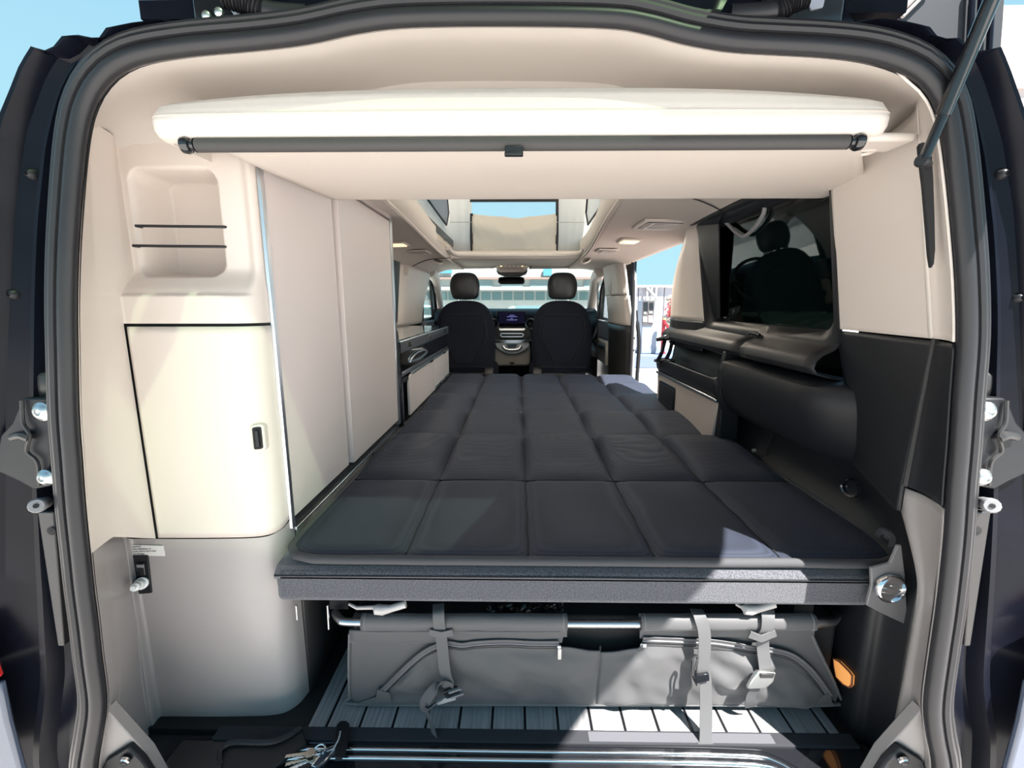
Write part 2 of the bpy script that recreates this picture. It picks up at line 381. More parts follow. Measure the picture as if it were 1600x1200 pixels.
# body surround outside the seal (gutter, ridges, outer corner)
bs = thing('rear_body_frame', 'dark navy painted body frame and rain gutter around the opening', 'car body', (0, .62, -.1))
def sideoff(i):
    p = seal[i]; return p
outerL = [asl(-90, 1230), asl(-70, 900), asl(-60, 600), asl(-40, 300), asl(-20, 180), asl(2, 130), asl(16, 95), asl(34, 66), asl(62, 79), asl(86, 47), asl(112, 54), asl(138, 61), asl(148, 40), asl(190, 31), asl(238, 25), asl(258, 30), asl(282, 46), asl(330, 42), asl(420, 30)]
def rings_for(side):
    # indices of the seal from bottom corner to top centre on one side
    idx = [i for i in range(NS) if (seal[i].x < -.25 if side < 0 else seal[i].x > .25) and seal[i].z > .02]
    idx.sort(key=lambda i: (math.atan2(seal[i].z - .6, abs(seal[i].x))))
    return idx
for side in (-1, 1):
    idx = rings_for(side); n = len(idx)
    if side < 0: outp = outerL
    else: outp = [asl(1700, 1230), asl(1680, 900), asl(1665, 600), asl(1645, 300), asl(1625, 190), asl(1600, 122), asl(1590, 95), asl(1578, 66), asl(1540, 78), asl(1528, 70), asl(1512, 54), asl(1492, 58), asl(1478, 52), asl(1470, 38), asl(1440, 30), asl(1400, 23), asl(1368, 26), asl(1330, 42), asl(1250, 34)]
    # parameter split so that the corner of seal meets the corner of silhouette
    def split(P, k, n1, n2): return resample(P[:k + 1], n1)[:-1] + resample(P[k:], n2)
    kc = max(range(n), key=lambda j: seal[idx[j]].z * 1.0 + abs(seal[idx[j]].x) * 1.0)
    outr = split(outp, 7, kc + 1, n - kc)
    base = [seal[i] + SN[i] * .042 for i in idx]
    def mixr(a, dy): return [base[j].lerp(outr[j], a) + Vector((0, dy, 0)) for j in range(n)]
    m_ = MB(); m_.loft([mixr(0, .012), mixr(.05, .03), mixr(.22, .042), mixr(.30, .040), mixr(.36, .022), mixr(.41, .022), mixr(.46, .034), mixr(.72, .026), mixr(.80, .012), mixr(.86, .006), mixr(.93, .006), mixr(1, .012), mixr(1.0, .20)], closed=False)
    obj('gutter_panel', m_, NAVY, bs, ang=35)
m_ = MB(); top = [i for i in range(NS) if abs(seal[i].x) < .47 and seal[i].z > 1]; top.sort(key=lambda i: seal[i].x)
m_.loft([[seal[i] + SN[i] * .044 + Vector((0, .012, 0)) for i in top], [seal[i] + SN[i] * .052 + Vector((0, .03, 0)) for i in top], [Vector((seal[i].x, .72, 1.25)) for i in top], [Vector((seal[i].x, .72, 1.29)) for i in top]], closed=False)
obj('roof_gutter', m_, NAVY, bs)
# bolts, bump stops and latch brackets in the gutters
def bolt(u, v, r, dy, name='screw', m=ZINC, par=None):
    c = asl(u, v, dy); b = MB(); b.lathe([(r * 1.5, .004), (r * 1.5, -.001), (r * 1.2, -.003), (r, -.006), (r * .55, -.0075), (r * .5, -.005), (.0002, -.004)], c, (0, 1, 0), 14, caps=False); return obj(name, b, m, par or bs)
for u, v in ((50, 272), (22, 460)): bolt(u, v, .0055, .028, 'black_screw', BLACKP)
for u, v in ((1565, 272), (1590, 465)): bolt(u, v, .0055, .028, 'black_screw', BLACKP)
def bracket(side):
    g = thing('latch_bracket', 'dark metal bracket bolted in the %s gutter %s' % (('left', 'beside the cream cabinet') if side < 0 else ('right', 'beside the black pillar trim')), 'bracket', tuple(asl(40 if side < 0 else 1565, 760, .02)), group=None)
    f = (lambda u: u) if side < 0 else (lambda u: 1607 - u)
    pts = [(76, 622), (36, 622), (26, 640), (18, 660), (0, 680), (-10, 735), (28, 752), (52, 765), (80, 760)]
    b = MB(); b.prism([asl(f(u), v, .012) for u, v in pts], (0, .022, 0)); obj('plate', b, BLACKP, g, bevel=.003)
    b = MB(); b.tube(spline([asl(f(34), 626, .008), asl(f(36), 660, .006), asl(f(46), 680, .004), asl(f(42), 705, .006), asl(f(58), 722, .006), asl(f(62), 758, .008)], 5), .0028, 6); obj('stamped_ridge', b, GREYD, g)
    b = MB(); b.tube(spline([asl(f(20), 683, .010), asl(f(34), 680, .004), asl(f(47), 684, .006)], 4), [.006] * 5 + [.007] * 4, 8); obj('dimple', b, GREYD, g)
    bolt(f(66), 643, .0095, .004, 'bolt', ZINC, g); bolt(f(72), 746, .0085, .004, 'bolt', ZINC, g)
    c = asl(f(72), 785, .02); d = asl(f(58), 790, -.01)
    b = MB(); b.tube([c, c.lerp(d, .5), d, d + (d - c) * .1], [.0085, .0095, .011, .009], 12); q = obj('bump_stop', b, mat('grey_rubber', (.22, .22, .23), .6), g)
    b = MB(); b.tube([d + (d - c) * .08, d + (d - c) * .14], [.0035, .0035], 8); obj('stop_hole', b, DARKREC, q)
    b = MB(); b.lathe([(.021, .010), (.020, .006), (.016, .003), (.0005, .002)], asl(f(60), 604, .024), (0, 1, 0), 20, caps=False); obj('round_pad', b, GREYD, g)
    b = MB(); b.prism([asl(f(58), 800, .018), asl(f(84), 800, .018), asl(f(100), 1010, .018), asl(f(90), 1010, .018)], (0, .012, 0)); obj('side_strip', b, GREYD, g, bevel=.002)
    b = MB(); b.lathe([(.007, 0), (.0002, -.001)], asl(f(80), 830, .016), (0, 1, 0), 14, caps=False); obj('strip_hole', b, DARKREC, g)
bracket(-1); bracket(1)
# tail lamps at the outer edge and bumper corners
for side in (-1, 1):
    f = (lambda u: u) if side < 0 else (lambda u: 1607 - u)
    t = thing('tail_lamp', 'red tail lamp at the lower %s body corner' % ('left' if side < 0 else 'right'), 'tail lamp', tuple(asl(f(-40), 1100, 0)))
    b = MB(); b.prism([asl(f(-90), 960, -.02), asl(f(-30), 990, -.012), asl(f(-4), 1062, -.012), asl(f(-90), 1095, -.02)], (0, .012, 0)); obj('lens', b, REDL, t, bevel=.004)
    b = MB(); b.prism([asl(f(-90), 1098, -.022), asl(f(-2), 1068, -.012), asl(f(10), 1130, -.012), asl(f(36), 1225, -.012), asl(f(-90), 1225, -.022)], (0, .012, 0)); obj('bumper_corner', b, mat('bumper_blue_grey', (.10, .12, .17), .25, coat=.6), t, bevel=.004)

# ================================================================== tailgate (open overhead)
TH = Vector((0, .735, 1.315)); TA = R(20); TD = Vector((0, -math.cos(TA), math.sin(TA))); TN = Vector((0, math.sin(TA), math.cos(TA)))
def tg(x, L, h=0): return Vector((x, TH.y, TH.z)) + TD * L + TN * h
tgt = thing('tailgate', 'dark open tailgate hinged above the opening with tinted window', 'tailgate', tuple(TH))
gl_poly = [(-.69, .03), (.35, .03), (.27, .56), (-.73, .56)]  # unseen pane outline, set off centre to place the green sun patches
out_poly = [(-.78, .0), (.79, .0), (.80, .42), (.66, .84), (.62, 1.15), (-.70, 1.15), (-.80, .42)]
m_ = MB()   # frame: four slabs around the glass, right side widened to shade the bed
def slab(p): m_.prism([tg(x, L, .0) for x, L in p], TN * .05)
slab([(-.80, -.0), (-.45, 0), (.45, 0), (.80, .0), (.80, .03), (-.80, .03)])
slab([(-.80, .03), (-.69, .03), (-.73, .56), (-.80, .56)])
slab([(.35, .03), (.80, .03), (.80, .40), (.76, .56), (.27, .56)])
slab([(-.80, .56), (.76, .56), (.62, .84), (.58, 1.2), (-.70, 1.2)])
obj('frame', m_, NAVY, tgt, smooth=False)
m_ = MB(); m_.prism([tg(x, L, .03) for x, L in gl_poly], TN * .004); obj('window_pane', m_, GLASS_T, tgt, smooth=False)
m_ = MB(); m_.tube([tg(-.40, .14, .045), tg(-.405, .2, .045), tg(-.41, .30, .045), tg(-.43, .38, .045), tg(-.45, .42, .045)], [.004, .020, .034, .024, .006], 10); obj('shadow_teardrop', m_, BLACKP, tgt)  # unseen teardrop added on the glass to cast the long cabinet door shadow
# hinge edge panel seen above the header
m_ = MB(); m_.box(-.462, .455, .725, .765, 1.262, 1.38); obj('hinge_panel', m_, NAVY, tgt, bevel=.004)
for side in (-1, 1):
    xs = -.40 if side < 0 else .395
    m_ = MB(); m_.prism([Vector((xs - .055, .700, 1.205)), Vector((xs + .05, .700, 1.205)), Vector((xs + .05, .700, 1.30)), Vector((xs - .055, .700, 1.30))], (0, .02, 0)); h = obj('hinge_arm', m_, BLACKG, tgt, bevel=.004)
    m_ = MB(); m_.prism([Vector((xs - .004 + .026 * a, .697, 1.252 + .034 * b)) for a, b in ((-.6, 1.2), (-.2, .1), (.3, -.5), (.9, -.4), (1.0, .1), (.5, .7), (.2, 1.3))], (0, .004, 0)); obj('cut_out', m_, mat('sheet_grey', (.30, .33, .40), .5), h, bevel=.001)
    for q in range(2):
        m_ = MB(); m_.lathe([(.006, 0), (.006, -.004), (.003, -.006)], (xs - .035 + .018 * q, .70, 1.235 + .004 * q), (0, 1, 0), 10); obj('hinge_bolt', m_, ZINC, h)
    # corrugated wiring sleeve
    a = ay(350 if side < 0 else 1262, -8, .67); b = ay(420 if side < 0 else 1205, 20, .68); c = ay(480 if side < 0 else 1140, 26, .69)
    pth = spline([a, a.lerp(b, .5) + Vector((0, 0, .002)), b, c], 40); rr = []
    for q in range(len(pth)):
        s_ = q / (len(pth) - 1); rr.append((.0135 + .0022 * math.sin(q * .95)) if s_ < .62 else .0135)
    m_ = MB(); m_.tube(pth, rr, 12); obj('wiring_sleeve', m_, RUBBER, tgt)
# gas strut on the right
gs = thing('gas_strut', 'slim black gas strut slanting across the right pillar', 'gas strut', tuple(ay(1443, 248, .70)))
p0 = ay(1443, 250, .650); p1 = asl(1512, 92, -.02); p2 = asl(1562, -30, -.05); p3 = asl(1640, -200, -.09)
m_ = MB(); m_.tube([p0, p1], .0062, 12); obj('rod', m_, BLACKG, gs)
m_ = MB(); m_.tube([p1.lerp(p0, .55), p2, p3], .0085, 12); obj('cylinder', m_, BLACKG, gs)
m_ = MB(); m_.lathe([(.007, -.006), (.009, 0), (.007, .012), (.006, .03)], p0 + Vector((0, .002, 0)), (.75, .6, 0), 12); obj('ball_joint', m_, BLACKP, gs)
# ================================================================== rear ceiling trim and roof box
ct = [i for i in range(NS) if seal[i].z > 1.055]; ct.sort(key=lambda i: math.atan2(seal[i].z - .9, seal[i].x), reverse=True)
m_ = MB()
def ctr(dy, dz, sx): return [Vector((seal[i].x * sx * (1 + 1.25 * dy * (1 - sstep(1.09, 1.18, seal[i].z))), seal[i].y + dy, seal[i].z + dz * (sstep(1.10, 1.17, seal[i].z) if dz < -.01 else 1))) + SN[i] * .002 for i in ct]
m_.loft([ctr(.0, 0, 1), ctr(.02, .004, 1.006), ctr(.07, .012, 1.015), ctr(.12, .010, 1.02), ctr(.15, -.002, 1.02), ctr(.165, -.06, 1.0)], closed=False)
obj('trim_1', m_, HEADR, kind='structure', label='cream padded header trim under the tailgate seal', cat='trim')

rb = thing('roof_box', 'cream padded overhead roof box with black roller blind below', 'overhead box', (0, .70, 1.06))
LIP = [(.86, 1.172), (.76, 1.160), (.712, 1.147), (.700, 1.136), (.693, 1.120), (.690, 1.109), (.688, 1.098), (.690, 1.086), (.697, 1.078), (.712, 1.0745), (.73, 1.080), (.76, 1.082)]
XL, XR_ = -.540, .534
def lipfn(s, t):
    # s across, rounded ends; t along profile
    X = XL + (XR_ - XL) * s
    kk = t * (len(LIP) - 1); i = min(int(kk), len(LIP) - 2); a = kk - i
    y = LIP[i][0] * (1 - a) + LIP[i + 1][0] * a; z = LIP[i][1] * (1 - a) + LIP[i + 1][1] * a
    e_ = abs(s - .5) * 2
    z -= .022 * e_ ** 3 * max(0, (z - 1.10) / .05)
    ed = max(0, (e_ - .95) / .05)
    y += .05 * (1 - math.sqrt(max(0, 1 - ed * ed))) * .8
    z += (1.105 - z) * .35 * ed * ed
    return (X, y, z)
su = [0, .004, .01, .018] + [.03 + .94 * k / 40 for k in range(41)] + [.982, .99, .996, 1]
m_ = MB(); rows = [[Vector(lipfn(s, j / 44)) for s in su] for j in range(45)]; m_.loft(rows, closed=False)
box_lip = obj('padded_lip', m_, LEATH, rb, solid=.004, off=-1)
m_ = MB(); m_.tube([Vector(lipfn(s, 5 / 11.0)) + Vector((0, -.0004, 0)) for s in su[2:-2]], .0011, 6); obj('seam', m_, mat('cream_seam', (.50, .44, .40), .8), box_lip)
m_ = MB(); m_.tube([(-.455, .712, 1.0785), (.455, .712, 1.0785)], .002, 6); obj('groove', m_, mat('cream_seam2', (.45, .40, .36), .8), box_lip)
# box sides
for xx in (XL + .004, XR_ - .004): m_ = MB(); m_.prism([(xx, .735, 1.082), (xx, .95, 1.082), (xx, .95, 1.16), (xx, .745, 1.125)], (.003, 0, 0)); obj('side_panel', m_, LEATH, rb)
# underside panel
def under(s, t):
    Y = .722 + (1.10 - .722) * t; zl = 1.082 + .004 * t
    x0 = -.455 + .03 * t; x1 = .505 + .185 * min(1, t * 1.6)
    if t > .86: k = (t - .86) / .14; x0 += .06 * k * k; Y -= .0
    X = x0 + (x1 - x0) * s
    dent = .004 * math.exp(-((X - .02) / .17) ** 2 - ((Y - .93) / .09) ** 2)
    return (X, Y, zl + dent - .018 * t * t * (1 - t) * 0 + (.02 * max(0, (t - .93) / .07) ** 2))
m_ = MB(); m_.grid(under, 60, 40); obj('underside', m_, HEADL, rb, solid=.012, off=1)
m_ = MB(); m_.tube(spline([(-.40, .745, 1.079), (-.385, .80, 1.080), (-.395, .95, 1.081), (-.38, 1.09, 1.082)], 6), .0018, 6); obj('panel_joint', m_, mat('cream_seam3', (.42, .37, .34), .8), rb)
m_ = MB(); m_.tube(spline([(.555, .745, 1.079), (.53, .79, 1.080), (.50, .80, 1.080)], 6), .0014, 6); obj('panel_joint', m_, MATS['cream_seam3'], rb)
for u, v, nm in ((505, 258, 'left'), (1262, 261, 'right')):
    c = az(u, v, 1.083)
    m_ = MB(); m_.lathe([(.031, 0), (.031, -.004), (.027, -.0055), (.026, -.003)], c, (0, 0, 1), 28, caps=False)
    bz = obj('lamp_bezel', m_, mat('lamp_ring', (.55, .54, .58), .35), rb)
    m_ = MB(); m_.lathe([(.0265, -.003), (.015, -.0052), (.0003, -.006)], c, (0, 0, 1), 28, caps=False); obj('lamp_lens', m_, LAMPW, bz)
for sgn, u in ((-1, 417), (1, 1352)):
    c = az(u, 238, 1.072)
    m_ = MB(); m_.lathe([(.016, .012), (.015, 0), (.012, -.002), (.010, .003)], c, (0, 0, 1), 18, caps=False); obj('screw_cup', m_, CREAM, rb)
    m_ = MB(); m_.lathe([(.011, .002), (.0003, .003)], c, (0, 0, 1), 18, caps=False); obj('screw_hole', m_, DARKREC, rb)
    m_ = MB(); m_.box(c.x - .035 * (1 if sgn > 0 else .6), c.x + .035, .705, .76, 1.072, 1.084); obj('end_block', m_, CREAM, rb, bevel=.005, segs=3)
# roller blind bar
bl = thing('roller_blind', 'black roller blind bar mounted under the cream roof box', 'blind', (0, .705, 1.058))
BZ = 1.0685; BY = .700
m_ = MB(); m_.tube([(-.470, BY, BZ), (.470, BY, BZ)], .0098, 14); obj('bar', m_, mat('blind_fabric', (.05, .047, .047), .7, bump=(900, .3, .001)), bl)
for x0 in (-1, 1):
    m_ = MB(); m_.lathe([(.004, -.004), (.011, -.003), (.012, .004), (.010, .008), (.007, .009), (.007, .014), (.0098, .016)], (x0 * .488, BY, BZ), (-x0, 0, 0), 18); obj('end_cap', m_, BLACKG, bl)
m_ = MB(); m_.box(-.020, .006, BY - .012, BY + .006, BZ - .0165, BZ - .006); m_.box(-.0205, .0065, BY - .014, BY - .004, BZ - .0195, BZ - .0145); obj('pull_handle', m_, BLACKP, bl, bevel=.0015)

# ================================================================== left rear cabinet
LP = [Vector(p + (0,)) for p in [(-.603, .622), (-.622, .665), (-.668, .735), (-.704, .780), (-.694, .7865), (-.63, .788), (-.56, .790), (-.515, .793), (-.487, .801), (-.469, .822), (-.4615, .852)]]
LC = spline(LP, 10); LL = [0]
for i in range(len(LC) - 1): LL.append(LL[-1] + (LC[i + 1] - LC[i]).length)
SMAX = LL[-1]
def plan(s):
    s = min(max(s, 0), SMAX); j = 0
    while j < len(LL) - 2 and LL[j + 1] < s: j += 1
    return LC[j].lerp(LC[j + 1], (s - LL[j]) / max(1e-9, LL[j + 1] - LL[j]))
def s_of(idx): return LL[idx * 10]
S_STRIP = s_of(2); S_DOOR = s_of(4)
tumble = lambda z: .10 * max(0, z - .72) ** 1.0       # side leans inwards towards the roof
def shift(p, s, z):
    k = 1 - sstep(S_STRIP * .9, S_DOOR, s)
    if s < S_DOOR:
        t = s / S_DOOR; q = seal_at(-1, z); d = plan(S_DOOR); a = Vector((q.x - .001, q.y + .006, z)); d = Vector((d.x, d.y, z))
        b = a.lerp(d, t); sn = math.sin(math.pi * t) * (1 - .5 * t)
        return b + Vector((-.016 * sn, .004 * sn, 0))
    return Vector((p.x, p.y, z))
def rsdf(x, z, x0, x1, z0, z1, r):
    qx = abs(x - (x0 + x1) / 2) - (x1 - x0) / 2 + r; qz = abs(z - (z0 + z1) / 2) - (z1 - z0) / 2 + r
    return math.hypot(max(qx, 0), max(qz, 0)) + min(max(qx, qz), 0) - r
def cab_front(s, z):
    p = plan(s)
    led = sstep(.853, .905, z)
    # recess edge at the left follows a slanted line
    left = sstep(S_STRIP * .80, S_STRIP * 1.25, s) if True else 1
    off = .030 * led * left
    right = sstep(-.492, -.468, p.x)
    off *= 1 - .6 * right
    off += .006 * sstep(.853, .86, z) * left * (1 - right)
    a = rsdf(p.x, z, -.679, -.532, .890, 1.072, .022)
    pocket = .085 * (1 - sstep(-.007, .003, a)) if s > s_of(3) else 0
    if z < .892 + .03: pocket *= 1
    q = shift(p, s, z)
    return Vector((q.x, q.y + off + pocket, z))
cab = thing('rear_cabinet', 'tall cream rear cabinet with open pocket and hinged door', 'cabinet', (-.57, .80, .39))
m_ = MB(); m_.grid(lambda a, b: cab_front(SMAX * a, .806 + (1.115 - .806) * b), 150, 130); front = obj('front_panel', m_, CREAM, cab, ang=80)
def zcream(a):
    y = seal_at(-1, .43).y + .006; y = y + (.785 - y) * a
    return .84 - (.5636 + .045 * max(0, (.4 - a) / .4)) * y
def doorfn(a, b):
    s = S_DOOR + .004 + (SMAX - S_DOOR - .006) * a; p = plan(s)
    z0 = .398 + .020 * max(0, (a - .80) / .2) ** 2.4
    z = z0 + (.8005 - z0) * b
    return Vector((p.x, p.y - .002, z))
m_ = MB(); m_.grid(doorfn, 60, 30); door = obj('door', m_, CREAM, cab, ang=80, solid=.012, off=-1)
m_ = MB(); m_.grid(lambda a, b: shift(plan((S_DOOR - .004) * a), (S_DOOR - .004) * a, zcream(a) * (1 - b) + .806 * b), 40, 40); obj('pillar_strip', m_, CREAM, cab, ang=80)
# dark gap behind the door
m_ = MB(); m_.grid(lambda a, b: plan(S_DOOR - .006 + (SMAX - S_DOOR) * a) + Vector((0, .006, .395 + .415 * b)), 40, 2); obj('door_gap', m_, DARKREC, cab)
# door handle (black slot with a white surround)
hc = ay(408, 682, .806)
m_ = MB(); m_.prism([(hc.x + a, hc.y - .010 + a * .5, hc.z + b) for a, b in rrect(.020, .052, .006)], (0, .014, 0)); hs = obj('handle_surround', m_, CREAM, door, bevel=.0015)
m_ = MB(); m_.prism([(hc.x + a, hc.y - .0125 + a * .5, hc.z + b) for a, b in rrect(.0125, .042, .003)], (0, .006, 0)); hd = obj('handle_slot', m_, DARKREC, door)
m_ = MB(); m_.box(hc.x - .002, hc.x + .004, hc.y - .0165, hc.y - .008, hc.z - .016, hc.z + .016); obj('latch', m_, BLACKP, door, bevel=.001)
# alcove elastic cords
for v in (353, 384):
    a = ay(213 if v < 370 else 209, v, .806); b = ay(347, v + 1.5, .826)
    m_ = MB(); m_.tube(spline([a + Vector((0, .012, 0)), a, a.lerp(b, .05) + Vector((0, -.001, 0)), a.lerp(b, .5), b, b + Vector((.003, .012, 0))], 4), .0024, 8); obj('elastic_cord', m_, BLACKP, cab)
# aluminium corner strip
m_ = MB(); m_.box(-.464, -.4565, .838, .850, .39, 1.10); obj('edge_strip', m_, ALU, cab, bevel=.001)
# lower grey cover
lc = thing('lower_cover', 'grey-brown plastic lower cover under the cream cabinet', 'cover panel', (-.56, .80, -.01))
def lowfn(a, b):
    s = SMAX * a; p = plan(s); z = -.02 + ((zcream(s / S_DOOR) + .012 * (1 - s / S_DOOR) if s < S_DOOR else .3945) + .018 * max(0, (a - .86) / .14) ** 2 + .02) * b
    if s < S_DOOR:
        q0 = seal_at(-1, z); a0 = Vector((q0.x - .001, q0.y + .006, z)); b0 = Vector((-.745, .783, z)); t_ = s / S_DOOR; q = a0.lerp(b0, t_) + Vector((-.010, .003, 0)) * math.sin(math.pi * t_)
    else: q = Vector((p.x - .051 * (1 - sstep(S_DOOR, S_DOOR + .09, s)), p.y, z))
    # vertical ribs on the lead-in
    k = s / S_DOOR
    rib = .016 * math.exp(-((k - .50) / .085) ** 2) - .024 * math.exp(-((k - .76) / .10) ** 2)
    fade = sstep(0, .12, k)
    q += Vector((.5 * rib, -.9 * rib, 0)) * fade
    return q
m_ = MB(); m_.grid(lowfn, 150, 40); obj('panel', m_, COVERG, lc, ang=80)
m_ = MB(); m_.grid(lambda a, b: Vector((-.4615 - .02 * (1 - a) * 0, .852 + .5 * a, -.02 + .40 * b)), 6, 4); obj('side_panel', m_, GREYD, lc, solid=.006)
for v in (1052, 1070, 1098):
    c = ax({1052: 516, 1070: 514, 1098: 497}[v], v, -.452); m_ = MB(); m_.lathe([(.006, 0), (.005, .003), (.0003, .005)], c, (1, 0, 0), 12, caps=False); obj('rivet', m_, GREYD, lc)
# label, switch, hose connector
lb = thing('warning_label', 'small white printed label stuck below the cream cabinet door', 'label', tuple(ay(228, 869, .786)))
L0 = ay(201, 851, .7855); L1 = ay(254, 853, .7855); L2 = ay(257, 869, .7855); L3 = ay(204, 867.5, .7855)
m_ = MB(); m_.prism([L0, L1, L2, L3], (0, .002, 0)); obj('paper', m_, PAPER, lb, smooth=False)
ex = (L1 - L0).normalized()
for i, tx in enumerate(['Attention!', 'Après utilisation, la', 'douche devra être mise', "hors d'usage"]):
    p = L0.lerp(L3, .22 + .225 * i) + ex * .002 + Vector((0, -.0006, -.0006))
    M = Matrix.Translation(p) @ Matrix.Rotation(-math.atan2(-(L1 - L0).z, (L1 - L0).x), 4, 'Y') @ Matrix.Rotation(R(90), 4, 'X')
    text_obj('print', tx, .0052, M, INK, lb)
sw = thing('shower_socket', 'black switch plate with white shower hose connector below the label', 'socket', tuple(ay(222, 928, .786)))
q = [ay(205, 868, .7835), ay(230, 868, .7835), ay(236, 927, .7835), ay(211, 929, .7835)]
m_ = MB(); m_.prism(q, (0, .004, 0)); obj('plate', m_, BLACKP, sw, bevel=.0008)
q = [ay(211, 881, .779), ay(224, 881, .779), ay(227, 900, .779), ay(214, 900, .779)]
m_ = MB(); m_.prism(q, (0, .006, 0)); rk = obj('rocker_switch', m_, BLACKG, sw, bevel=.0015)
m_ = MB(); m_.prism([ay(213, 883, .7785), ay(223, 883, .7785), ay(224, 887, .7785), ay(214, 887, .7785)], (0, .001, 0)); obj('switch_mark', m_, mat('mark_grey', (.3, .3, .3), .5), rk)
a = ay(222, 911, .780); b = ay(207, 920, .735)
hose = MB(); D_ = (b - a)
hose.tube([a, a + D_ * .12, a + D_ * .14, a + D_ * .50, a + D_ * .52, a + D_ * .56, a + D_ * .58, a + D_ * .78, a + D_ * .80, a + D_ * 1.0], [.0115, .0115, .0085, .0085, .0055, .0055, .0075, .0072, .0045, .004], 14)
obj('hose_connector', hose, WHITEP, sw)
m_ = MB(); m_.tube([a + D_ * .515, a + D_ * .56], .0068, 12); obj('gasket', m_, DARKREC, sw)
# ---- tall wardrobe along the left
wd = thing('wardrobe', 'tall greige wardrobe with two flat doors along the left side', 'wardrobe', (-.60, 1.25, .38))
WX = -.4605
m_ = MB(); m_.box(-.77, WX - .012, 1.0, 1.655, .30, 1.19); obj('carcass', m_, mat('dark_carcass', (.012, .011, .011), .8), wd, smooth=False)
m_ = MB(); m_.box(WX - .012, WX, .853, 1.158, .408, 1.20); obj('door', m_, GREIGE, wd, bevel=.0015)
m_ = MB(); m_.box(WX - .012, WX + .008, 1.176, 1.634, .408, 1.126); obj('door', m_, GREIGE, wd, bevel=.0015)
m_ = MB(); m_.box(WX - .012, WX + .008, 1.176, 1.655, 1.134, 1.21); obj('top_flap', m_, GREIGE, wd, bevel=.0015)
m_ = MB(); m_.box(WX - .010, WX + .011, 1.638, 1.662, .39, 1.145); obj('edge_strip', m_, ALU, wd, bevel=.002)
m_ = MB(); m_.box(WX - .012, WX + .004, .853, 1.66, .372, .386); obj('base_trim', m_, ALU, wd, bevel=.001)
m_ = MB(); m_.box(WX - .03, WX - .008, .853, 1.66, .36, .408); obj('plinth', m_, DARKREC, wd, smooth=False)
m_ = MB(); m_.box(WX + .0005, WX + .009, .853, 1.66, .357, .371); obj('base_rail', m_, BLACKP, wd, bevel=.002)
# ---- kitchen unit
ku = thing('kitchen_unit', 'low kitchen unit with black glass top and greige doors', 'kitchen unit', (-.60, 2.25, .0))
KX = -.452
m_ = MB(); m_.box(-.77, KX - .02, 1.668, 2.86, .0, .66); obj('carcass', m_, MATS['dark_carcass'], ku, smooth=False)
m_ = MB(); m_.box(-.76, KX - .004, 1.672, 2.87, .692, .704); obj('glass_top', m_, GLASS_K, ku, bevel=.001)
m_ = MB(); m_.box(KX - .02, KX + .004, 1.69, 2.88, .655, .698); rail = obj('front_rail', m_, ALU, ku, bevel=.002)
for yy in (1.83, 2.25, 2.72):
    m_ = MB(); m_.prism([(KX + .004, yy - .025, .668), (KX + .004, yy + .025, .668), (KX + .004, yy, .688)], (.006, 0, 0)); obj('rail_clip', m_, BLACKP, rail)
m_ = MB(); m_.box(KX - .02, KX - .002, 1.70, 2.86, .578, .652); dr = obj('drawer_front', m_, BLACKG, ku, bevel=.002)
m_ = MB(); m_.tube(spline([(KX, 1.86, .602), (KX + .004, 1.90, .620), (KX + .005, 2.02, .628), (KX + .004, 2.14, .622), (KX, 2.2, .606), (KX + .002, 2.03, .594)], 6, closed=True), .0042, 8, closed=True); obj('recess_handle', m_, ALU, dr)
m_ = MB(); m_.box(KX - .02, KX + .002, 1.70, 2.86, .562, .576); obj('lower_rail', m_, ALU, ku, bevel=.001)
for y0, y1 in ((1.80, 2.33), (2.34, 2.85)):
    pts = [(KX - .004, y1, .386), (KX - .004, y1, .552)] + ([(KX - .004, y0 + .045, .552), (KX - .004, y0 + .015, .542), (KX - .004, y0, .515)] if y0 < 2 else [(KX - .004, y0, .552)]) + [(KX - .004, y0, .386)]
    m_ = MB(); m_.prism(pts, (.010, 0, 0)); d = obj('door', m_, GREIGE, ku, bevel=.002)
    m_ = MB(); m_.box(KX + .0, KX + .009, y0 + (.05 if y0 < 2 else .0), y1, .551, .559); obj('edge_trim', m_, ALU, d, bevel=.001)
    m_ = MB(); m_.box(KX + .006, KX + .012, y1 - .09 if y0 < 2 else y1 - .2, y1 - .03 if y0 < 2 else y1 - .14, .548, .558); obj('catch', m_, BLACKP, d)
m_ = MB(); m_.box(KX + .002, KX + .01, 2.36, 2.84, .392, .406); lowr = obj('floor_rail', m_, ALU, ku, bevel=.001)
for yy in (2.5, 2.7): m_ = MB(); m_.prism([(KX + .01, yy - .03, .388), (KX + .01, yy + .03, .388), (KX + .01, yy, .402)], (.004, 0, 0)); obj('rail_clip', m_, BLACKP, lowr)
m_ = MB(); m_.box(KX - .02, KX + .004, 1.672, 1.70, .36, .70); obj('end_post', m_, BLACKG, ku, bevel=.002)
m_ = MB(); m_.box(KX - .012, KX - .002, 1.705, 1.735, .36, .55); obj('inner_post', m_, ALU, ku, bevel=.002)
m_ = MB(); m_.box(KX - .01, KX + .004, 1.70, 1.80, .535, .552); obj('hinge_block', m_, BLACKP, ku, bevel=.002)

